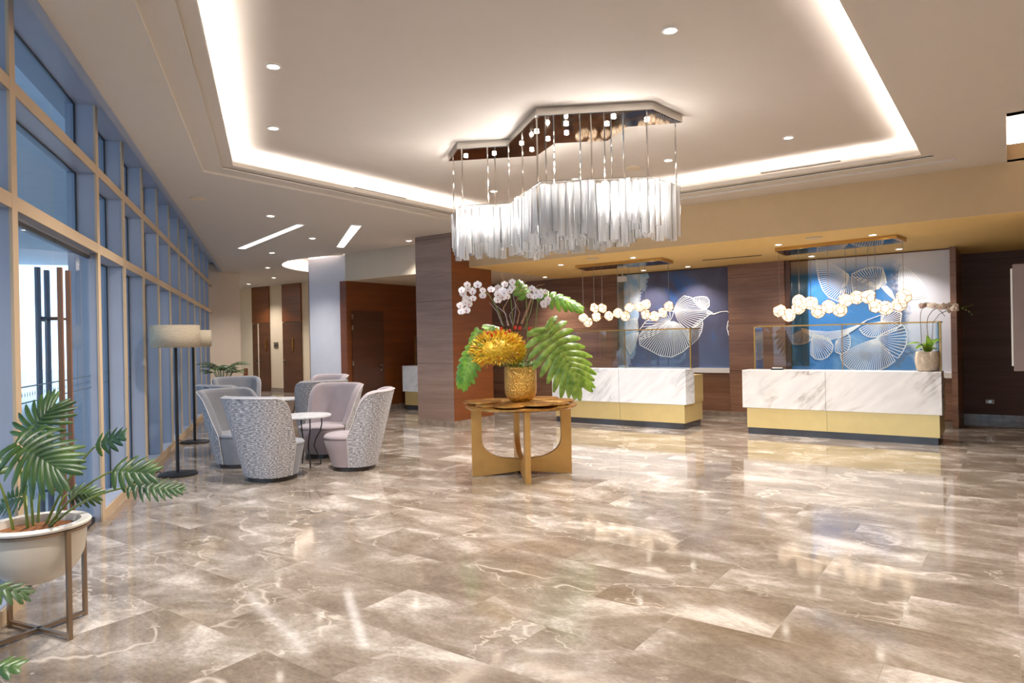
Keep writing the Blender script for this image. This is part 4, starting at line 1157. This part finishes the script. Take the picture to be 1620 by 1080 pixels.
# ------------------------------------------------------------------ planters
def planter(centre, rz, label, leaves, yaw_leaves=True):
    root = empty('potted_philodendron', centre, rz, label, 'potted plant')
    b = MB(); prof = [(.03, .27), (.09, .28), (.15, .31), (.19, .36), (.215, .42), (.225, .50), (.228, .565)]
    b.lathe(prof, 48, cap_top=False); b.build('pot', M_POT, root, smooth=True, solid=.0)
    b = MB(); b.lathe([(.228, .562), (.246, .567), (.25, .578), (.24, .588), (.20, .585), (.198, .55), (.19, .5)], 48, cap_bottom=False, cap_top=False); b.build('pot_rim', M_POTRIM, root, smooth=True)
    b = MB(); b.lathe([(.193, .545), (.12, .558), (.04, .566)], 32, cap_bottom=False); b.build('soil', M_SOIL, root, smooth=True)
    st = MB(); h, w = .242, .011
    b = MB(); b.lathe([(.233, .548), (.246, .548), (.246, .562), (.233, .562), (.233, .548)], 48, cap_bottom=False, cap_top=False)
    for k in range(4):
        a = pi / 4 * 0 + k * pi / 2; c, s = cos(a), sin(a)
        b.obox(Vector((c * h, s * h, 0)) - Vector((-s, c, 0)) * w, Vector((-s, c, 0)) * 2 * w, Vector((c, s, 0)) * .018, (0, 0, .56))
        b.obox(Vector((0, 0, .012)) - Vector((-s, c, 0)) * w, Vector((-s, c, 0)) * 2 * w, Vector((c, s, 0)) * h, (0, 0, .016))
    b.build('stand', M_STAND, root)
    inv = (Matrix.Translation(centre) @ Matrix.Rotation(rz, 4, 'Z')).inverted()
    for i, (sb, lb, lt, up, w, n, gap, dr, heart) in enumerate(leaves):
        sb, lb, lt = (inv @ Vector(q) for q in (sb, lb, lt)); up = inv.to_3x3() @ Vector(up)
        mid = (sb + lb) / 2 + Vector((0, 0, .07)); mid.x = sb.x * .55 + lb.x * .45; mid.y = sb.y * .55 + lb.y * .45
        b = MB(); b.tube(bez(sb, mid, lb), [.0075 - .0003 * k for k in range(11)], 8); so = b.build('stem', M_STEM, root, smooth=True)
        b = MB(); split_leaf(b, lb, lt, up, w, n, gap, dr, .25, i + 3, heart=heart); b.build('leaf', M_LEAF_DK, so, smooth=True, angle=180)
PC = at_z(62, 1000, 0); PCD = (PC - Vector(CAM)).dot(Vector(MN[2]))
def pw(x, y, dd=0): return at_d(x, y, PCD + dd)
soil = PC + Vector((0, 0, .56))
def sb_(dx, dy): return soil + RGT * dx + FWD * dy
tc = (-FWD * .8 + Vector((0, 0, .6)))
UPV = Vector((0, 0, 1))
leaves1 = [
    (sb_(-.02, -.04), pw(24, 700, -.12), pw(92, 742, -.22), tc, .185, 10, .42, .12, True),
    (sb_(-.02, .0), pw(40, 690, .02), pw(84, 640, .10), tc + RGT * .2, .15, 9, .42, .05, True),
    (sb_(.02, .04), pw(150, 706, .05), pw(196, 688, .0), UPV * .4 - FWD * .9, .085, 5, .45, .0, False),
    (sb_(.05, .02), pw(176, 746, -.02), pw(240, 748, -.05), UPV * .5 - FWD * .8 - RGT * .2, .12, 6, .45, .05, False),
    (sb_(.07, .0), pw(200, 771, -.06), pw(288, 772, -.10), UPV * .6 - FWD * .7, .085, 9, .42, .05, False),
    (sb_(-.05, .08), pw(66, 762, .20), pw(80, 735, .28), -FWD, .09, 6, .4, .1, False),
    (sb_(.03, .10), pw(108, 782, .16), pw(150, 778, .2), UPV * .6 - FWD, .085, 6, .4, .35, False),
    (sb_(-.09, .05), pw(42, 784, .18), pw(-6, 792, .2), UPV * .7 - FWD, .10, 7, .4, .2, False),
    (sb_(-.09, -.05), pw(-8, 752, -.1), pw(-60, 720, -.15), UPV - FWD * .5, .16, 7, .3, .15, True),
]
planter(PC, R(12), 'leafy philodendron in a white bowl pot on a bronze metal stand by the entrance doors', leaves1)
P2 = PC - RGT * .62 - FWD * 1.25
def sb2(dx, dy): return P2 + Vector((0, 0, .56)) + RGT * dx + FWD * dy
leaves2 = [
    (sb2(.05, .05), at_d(-24, 930, 2.5), at_d(44, 936, 2.55), UPV * .8 - FWD * .4, .07, 5, .35, .1, False),
    (sb2(.05, .0), at_d(-30, 1062, 2.3), at_d(26, 1050, 2.3), UPV * .8 - FWD * .4, .06, 4, .3, .1, False),
    (sb2(.0, .08), at_d(-120, 860, 2.6), at_d(-60, 800, 2.6), UPV * .6 - FWD * .7, .14, 7, .34, .1, True),
    (sb2(-.05, .0), at_d(-260, 850, 2.4), at_d(-340, 800, 2.4), UPV * .6 - FWD * .7, .14, 7, .34, .1, True),
]
planter(P2, R(40), 'second potted philodendron whose leaf tips reach in at the lower left corner', leaves2)
# plant behind the far armchairs
p3 = floor_at(352, 13.2)
r3 = empty('leafy_plant', p3, 0, 'dark leafy potted plant behind the slate armchair at the beige wall', 'potted plant')
b = MB(); b.lathe([(.14, 0), (.2, .1), (.23, .4), (.24, .55)], 28); b.build('pot', M_POT, r3, smooth=True)
b = MB()
for i in range(24):
    a = i * 2.4; rr = .12 + .03 * (i % 5); base = Vector((rr * cos(a), rr * sin(a), .98 + .05 * (i % 4))); tip = base + Vector((.24 * cos(a), .24 * sin(a), .14 - .02 * (i % 5)))
    split_leaf(b, base, tip, (cos(a) * -.3, sin(a) * -.3, 1), .1, 5, .4, .3, .2, i, heart=False)
    b.tube([(0, 0, .5), (rr * .5 * cos(a), rr * .5 * sin(a), .8), base], .005, 5)
b.build('foliage', M_LEAF_DK, r3, smooth=True, angle=180)
p4 = floor_at(388, 15.5)
r4 = empty('sign_stand', p4, math.atan2(-p4.y, -p4.x) + pi / 2, 'small brown sign board on a slim grey post beyond the far armchairs', 'sign stand')
b = MB(); b.box(-.045, .045, -.015, .015, .82, .985); b.build('board', M_WOOD_RED, r4)
b = MB(); b.tube([(0, 0, .01), (0, 0, .82)], .014, 10); b.lathe([(.12, 0), (.12, .012)], 24); b.build('post', M_STEEL, r4)

# ------------------------------------------------------------------ centre table
TC = Vector((-4.475, 6.285, 0)); TD = (TC - Vector(CAM)).dot(Vector(MN[2]))
tb = empty('display_table', TC, 0, 'round antique gold table on crossed U shaped bronze legs, holding the flower vase', 'table')
TH = .80
def leg_panel(ang):
    # quarter of a U: a post at the rim sweeping down into a low arched foot that meets the centre
    b = MB(); c, s = cos(ang), sin(ang); out = []; w = .03
    outer_x = .56
    prof = [(outer_x, TH - .05), (outer_x - .115, TH - .05), (outer_x - .115, .40)]
    for k in range(1, 9):
        a = pi / 2 * k / 8; prof.append((outer_x - .115 - .30 * (1 - cos(a)) , .40 - .21 * sin(a)))
    prof += [(0.0, .175), (0.0, .045)]
    for k in range(1, 6): prof.append((.09 * k, .045 - .045 * (k / 5) ** 1.0 if k < 5 else 0.0))
    prof += [(outer_x, 0)]
    n = len(prof)
    vs = [(r * c - w * e * s, r * s + w * e * c, z) for e in (-1, 1) for r, z in prof]
    fs = [(i, (i + 1) % n, n + (i + 1) % n, n + i) for i in range(n)]
    tri = tessellate_polygon([[Vector((p[0], p[1], 0)) for p in prof]])
    fs += [tuple(t) for t in tri] + [tuple(n + i for i in reversed(t)) for t in tri]
    b.add(vs, fs); bm_o = b.build('leg', M_BRONZE, tb)
    me = bm_o.data; bm = bmesh.new(); bm.from_mesh(me); bmesh.ops.recalc_face_normals(bm, faces=bm.faces); bm.to_mesh(me); bm.free()
    md = bm_o.modifiers.new('bevel', 'BEVEL'); md.width = .004; md.segments = 2; md.limit_method = 'ANGLE'
F0 = Vector((-4.038, 5.80, 0)) - TC; a0 = math.atan2(F0.y, F0.x)
for k in range(4): leg_panel(a0 + k * pi / 2)
b = MB(); b.lathe([(.0, TH - .05), (.60, TH - .05), (.625, TH - .035), (.625, TH - .022), (.60, TH - .012), (0, TH - .012)], 64, cap_bottom=False, cap_top=False); b.build('table_top', M_GOLDTOP, tb, smooth=True)
rg = random.Random(5)
for k in range(9):      # overlapping flat discs
    a = 2 * pi * k / 9 + .2; rr = .40 + .03 * (k % 2); R_ = .17 + .025 * (k % 3); z = TH - .012 + .009 * (k % 3)
    b = MB(); b.lathe([(R_ * .96, 0), (R_, .006), (R_, .016), (R_ * .93, .022), (R_ * .3, .020)], 40, (rr * cos(a), rr * sin(a), z)); b.build('overlay_disc', M_GOLDTOP, tb, smooth=True)
b = MB(); b.lathe([(.27, 0), (.28, .01), (.27, .026)], 40, (0, 0, TH - .012)); b.build('overlay_disc', M_GOLDTOP, tb, smooth=True)

# ------------------------------------------------------------------ vase with flowers
VZ = TH + .0205
vs_ = empty('flower_vase', TC + Vector((0, 0, VZ)), 0, 'hammered gold vase of white orchids, yellow croton leaves and large monstera leaves', 'flower vase')
VT = Vector(vs_.location)
b = MB(); b.lathe([(.10, 0), (.125, .01), (.155, .045), (.176, .09), (.180, .16), (.180, .36), (.176, .385), (.170, .39), (.166, .36)], 56, cap_top=False); b.build('vase', M_VASE, vs_, smooth=True)
VD = TD
def vp(x, y, dd=0): return at_d(x, y, VD + dd) - VT
# croton ball: countless lance leaves
b = MB(); bo = MB(); rg = random.Random(9)
cen = vp(787, 554) 
for i in range(1500):
    th = rg.uniform(0, 2 * pi); zz = rg.uniform(-.75, 1); r_ = (1 - zz * zz) ** .5
    d = Vector((r_ * cos(th), r_ * sin(th), zz)); base = cen + Vector((d.x * .255, d.y * .255, d.z * .165))
    dirv = (d + Vector((rg.uniform(-.5, .5), rg.uniform(-.5, .5), rg.uniform(-.3, .6)))).normalized(); L = rg.uniform(.06, .11)
    sdv = dirv.cross(Vector((rg.random(), rg.random(), rg.random()))).normalized(); w = rg.uniform(.009, .014)
    t = b if rg.random() < .9 else bo
    mid = base + dirv * L * .5 + d * .004
    t.add([base, mid + sdv * w, base + dirv * L, mid - sdv * w], [(0, 1, 2, 3)])
tag(b.build('yellow_foliage', M_YELLOW, vs_), kind='stuff'); tag(bo.build('orange_foliage', M_ORANGE, vs_), kind='stuff')
b = MB()
for i in range(260):
    th = rg.uniform(0, 2 * pi); rr = rg.uniform(.16, .30); base = Vector((.12 * cos(th), .12 * sin(th), .40)) + Vector((0, 0, rg.uniform(-.01, .05)))
    tip = Vector((rr * cos(th + .2), rr * sin(th + .2), rg.uniform(.36, .47))); dv = (tip - base); sdv = dv.cross(UPV).normalized() * .006
    b.add([base, base.lerp(tip, .6) + sdv, tip, base.lerp(tip, .6) - sdv], [(0, 1, 2, 3)])
tag(b.build('green_foliage', M_LEAF_MID, vs_), kind='stuff')
core = MB(); core.ellipsoid(cen, .20, .20, .12, 16, 10); core.build('flower_foam', M_YELLOW, vs_, smooth=True)
redp = [(772, 527), (778, 530), (783, 526), (793, 520), (800, 528), (806, 524), (810, 532), (815, 518), (822, 519), (801, 536), (812, 538), (838, 520), (843, 528), (790, 526)]
for i, (x, y) in enumerate(redp):
    p = vp(x, y, -.12 + .03 * (i % 4)); b = MB(); b.ellipsoid(p, .018, .018, .022, 8, 6)
    for k in range(5):
        a = k * 1.257; dv = Vector((cos(a), sin(a), .9)).normalized() * .035; sdv = dv.cross(UPV).normalized() * .010; b.add([p, p + dv * .6 + sdv, p + dv, p + dv * .6 - sdv], [(0, 1, 2, 3)])
    b.build('red_flower', M_RED, vs_)
# big leaves
def big_leaf(base, tip, up, w, n, gap, dr, mat, seed, rootp):
    b = MB(); split_leaf(b, base, tip, up, w, n, gap, dr, .35, seed, heart=True); midrib(b, base, tip, up, dr, .006)
    o = b.build('monstera_leaf', mat, vs_, smooth=True, angle=180)
    b = MB(); b.tube(bez(Vector(rootp), (Vector(rootp) + base) / 2 + Vector((0, 0, .05)), base), .006, 6); b.build('leaf_stem', M_STEM, o, smooth=True)
cam_up = -FWD * 1.0 + UPV * .45
big_leaf(vp(862, 518, -.22), vp(922, 606, -.30), cam_up + RGT * .1, .34, 11, .30, .12, M_LEAF_BR, 21, (.1, -.1, .42))
big_leaf(vp(752, 545, -.05), vp(722, 606, -.08), cam_up - RGT * .5, .17, 9, .22, .22, M_LEAF_MID, 22, (-.1, -.05, .42))
big_leaf(vp(852, 466, .15), vp(922, 478, .10), UPV * .55 - FWD * .8, .13, 8, .40, .25, M_LEAF_MID, 23, (.1, .1, .42))
big_leaf(vp(832, 470, .12), vp(822, 446, .16), -FWD + RGT * .5, .12, 5, .2, .2, M_LEAF_MID, 24, (.05, .1, .42))
big_leaf(vp(758, 522, .10), vp(744, 548, .10), cam_up - RGT * .3, .10, 5, .15, .2, M_LEAF_MID, 25, (-.1, .1, .42))
big_leaf(vp(790, 520, .05), vp(770, 512, .02), UPV - FWD * .6, .08, 4, .1, .2, M_LEAF_MID, 26, (-.05, .1, .42))
# orchid sprays
def orchid_flower(b, bc, p, face, s):
    face = Vector(face).normalized(); a = face.cross(UPV).normalized(); u = a.cross(face)
    for k, (ang, ln, w) in enumerate(((90, 1, .42), (10, 1.05, .62), (170, 1.05, .62), (-50, .95, .4), (230, .95, .4))):
        d = a * cos(R(ang)) + u * sin(R(ang)); e = d.cross(face)
        pts = [p]
        for q, ww in ((.3, .7), (.65, 1), (.92, .6)):
            pts += [p + d * s * ln * q + e * s * w * ww + face * s * .12 * (1 - q), p + d * s * ln * q - e * s * w * ww + face * s * .12 * (1 - q)]
        pts.append(p + d * s * ln + face * (-.03 * s))
        b.add(pts, [(0, 1, 2), (1, 3, 4, 2), (3, 5, 6, 4), (5, 7, 6)])
    bc.ellipsoid(p + face * s * .12 - u * s * .15, s * .17, s * .17, s * .2, 6, 5)
def spray(stem_px, fl_px, dd, mats, sz, parent, org, D, stem_mat, seed, name='orchid_spray', face_cam=True):
    rg = random.Random(seed)
    pts = [at_d(x, y, D + d_) - org for x, y, d_ in stem_px]
    sm = []
    for i in range(len(pts) - 1):
        for t in (0, .25, .5, .75): sm.append(pts[i].lerp(pts[i + 1], t))
    sm.append(pts[-1])
    for _ in range(2): sm = [sm[0]] + [(sm[i - 1] + sm[i] * 2 + sm[i + 1]) / 4 for i in range(1, len(sm) - 1)] + [sm[-1]]
    b = MB(); b.tube(sm, .004, 6); st = b.build(name, stem_mat, parent, smooth=True)
    for x, y in fl_px:
        b = MB(); bc = MB(); p = at_d(x, y, D + dd + rg.uniform(-.04, .04)) - org
        fc = -FWD + RGT * rg.uniform(-.5, .5) + UPV * rg.uniform(-.25, .3)
        orchid_flower(b, bc, p, fc, sz * rg.uniform(.85, 1.1)); o = b.build('orchid_flower', mats[0], st, smooth=True, angle=180)
        if mats[1]:
            n0 = len(b.f); b2 = bc; me = bc
            n = len(b.v); b.cur = 1; b.add(bc.v, bc.f)
            bpy.data.objects.remove(o); o = b.build('orchid_flower', None, st, smooth=True, angle=180, mats=list(mats))
def zpx(x, y): return (x / 6.75 + 700, y / 6.75 + 420)
fl = [zpx(*q) for q in [(265, 205), (375, 205), (205, 262), (322, 275), (430, 265), (520, 255), (220, 300), (430, 320), (270, 250), (325, 350), (250, 350), (190, 425), (245, 395), (280, 410), (200, 490), (255, 478)]]
spray([(797, 516, 0), (788, 490, 0), (774, 466, 0), (756, 452, 0), (738, 455, 0), (730, 475, 0), (731, 500, 0)], fl, -.04, (M_ORCHID, M_ORCHID_C), .044, vs_, VT, VD, M_STEM, 1)
fl = [zpx(*q) for q in [(590, 235), (665, 200), (745, 175), (640, 270), (745, 235), (660, 290), (590, 310), (720, 270), (690, 330), (590, 365), (640, 335), (600, 280)]]
spray([(811, 518, 0), (810, 490, 0), (807, 462, 0), (800, 448, 0), (790, 455, 0), (787, 472, 0)], fl, -.05, (M_ORCHID, M_ORCHID_C), .044, vs_, VT, VD, M_STEM, 2)
fl = [zpx(*q) for q in [(955, 245), (1000, 280), (1050, 280), (1095, 280), (930, 320), (985, 330), (1045, 325), (1125, 360), (1080, 405), (1120, 395), (1085, 425)]]
spray([(830, 520, 0), (840, 492, 0), (844, 470, 0), (852, 455, 0), (862, 458, 0), (868, 476, 0)], fl, -.05, (M_ORCHID, M_ORCHID_C), .038, vs_, VT, VD, M_STEM, 3)
# curly willow
tw = [([(805, 515), (796, 488), (806, 470), (797, 455), (795, 440), (790, 431), (800, 434), (806, 445)], M_BARK),
      ([(824, 512), (833, 490), (842, 468), (838, 452), (820, 462), (818, 452), (832, 446), (836, 438), (828, 432), (838, 429)], M_BARK),
      ([(812, 514), (816, 488), (812, 468), (808, 450)], M_BARK2), ([(818, 512), (822, 494), (815, 480), (820, 470)], M_BARK),
      ([(795, 515), (786, 492), (774, 478)], M_BARK2), ([(803, 515), (800, 496), (786, 484), (778, 480)], M_BARK2), ([(826, 512), (836, 488), (842, 470), (850, 452), (862, 449)], M_BARK), ([(810, 512), (806, 498), (814, 486), (819, 480)], M_BARK2)]
for i, (px, m) in enumerate(tw):
    pts = [vp(x, y, .03 * math.sin(i + k)) for k, (x, y) in enumerate(px)]
    b = MB(); b.tube(pts, [.0055 - .0035 * k / (len(pts) - 1) for k in range(len(pts))], 6); b.build('willow_twig', m, vs_, smooth=True)

# ------------------------------------------------------------------ orchid pot on the right counter
OP = Vector((-.957, 10.81, .976)); op = empty('potted_orchid', OP, 0, 'white orchid in a rough clay pot at the right end of the counter', 'potted plant')
OD = (OP - Vector(CAM)).dot(Vector(MN[2]))
b = MB(); b.lathe([(.10, 0), (.125, .02), (.142, .10), (.145, .17), (.135, .245), (.128, .265), (.115, .26), (.11, .23)], 40, cap_top=False); b.build('pot', M_CLAY, op, smooth=True)
b = MB(); b.lathe([(.112, .235), (.04, .25)], 24, cap_bottom=False); b.build('soil', M_SOIL, op)
def simple_leaf(b, base, tip, up, w, droop):
    base, tip = Vector(base), Vector(tip); ax = tip - base; L = ax.length; ax.normalize(); up = Vector(up); nn = (up - ax * up.dot(ax)).normalized(); sd = ax.cross(nn); rows = []
    for i in range(9):
        t = i / 8; ww = w * (sin(pi * (t * .88 + .1)) ** .8); z = .25 * L * sin(pi * t) - droop * L * t * t
        rows.append([base + ax * L * t + sd * ww * e + nn * (z + .25 * ww * abs(e)) for e in (-1, 0, 1)])
    b.grid(rows)
for i, (x, y, dd) in enumerate([(1437, 541, -.05), (1450, 548, -.15), (1468, 530, 0), (1489, 533, -.02), (1478, 548, -.12), (1482, 552, .12), (1456, 552, .12), (1462, 540, .12)]):
    tip = at_d(x, y, OD + dd) - OP; base = Vector((tip.x * .12, tip.y * .12, .25)); b = MB(); simple_leaf(b, base, tip, UPV - FWD * .3, .042, .15); b.build('leaf', M_LEAF_OR, op, smooth=True, angle=180)
def o5(x, y): return (x / 8.306 + 1400, y / 8.306 + 470)
fl = [o5(*q) for q in [(480, 115), (520, 105), (560, 100), (600, 110), (650, 115), (690, 120), (730, 130)]]
spray([(1458, 545, 0), (1456, 510, 0), (1456, 495, 0), (1461, 484, 0), (1478, 484, 0), (1490, 494, 0), (1495, 500, 0)], fl, -.03, (M_ORCHID_W, M_ORCHID_C), .045, op, OP, OD, M_DKSTEM, 5)
fl = [o5(*q) for q in [(770, 110), (800, 125), (840, 110), (870, 130), (930, 110), (850, 180), (940, 150), (900, 150)]]
spray([(1470, 545, 0), (1466, 515, 0), (1468, 500, 0), (1478, 488, 0), (1500, 485, 0), (1520, 487, 0), (1534, 493, 0), (1540, 501, 0)], fl, -.03, (M_ORCHID_W, M_ORCHID_C), .045, op, OP, OD, M_DKSTEM, 6)
b = MB(); b.tube([at_d(x, y, OD) - OP for x, y in ((1474, 545), (1476, 510), (1486, 497), (1500, 490))], .004, 6); b.build('bare_stem', M_DKSTEM, op, smooth=True)
b = MB(); b.tube([at_d(x, y, OD) - OP for x, y in ((1520, 487), (1532, 484), (1540, 482))], .003, 5)
for x, y in ((1523, 488), (1528, 490), (1533, 493), (1537, 497)): b.ellipsoid(at_d(x, y, OD) - OP, .010, .010, .014, 7, 5)
b.build('orchid_buds', M_STEM, op, smooth=True)

# ------------------------------------------------------------------ panel and outlet on the right
wall_box('wall_right_pier', .22, .9, 9.95, 10.5, 0, ZB, M_WOOD_DK)
rp = empty('wall_panel', (-.03, 9.87, 1.03), 0, 'taupe hanging panel with pale edge at the right border, beside the dark wall', 'panel')
b = MB(); b.box(.02, .95, -.0, .08, 0, 1.24); b.build('panel_face', M_TVPANEL, rp, bevel=.01)
b = MB(); b.box(0, .02, -.0, .08, .06, 1.19); b.build('panel_edge', M_POTRIM, rp, bevel=.004)
b = MB(); b.box(-.41, -.29, 14.085, 14.1, .28, .35)
o = tag(b.build('wall_outlet', M_PLASTIC, bevel=.004), 'white wall outlet low on the dark brown wall at the right', 'outlet')
b = MB(); b.box(-.37, -.33, 14.083, 14.086, .295, .335); b.build('socket', M_STEEL, o)

# ------------------------------------------------------------------ unseen downlights added behind and beside the camera as fill for the lobby
for k, (x, y) in enumerate([(1.2, 4.8), (1.6, 7.0), (1.6, 2.4), (1.4, .2), (-.9, -.9), (-2.9, .6)]):
    downlight(x, y, ZC, .05, 'unseen downlight added to light the near part of the lobby floor', 260)
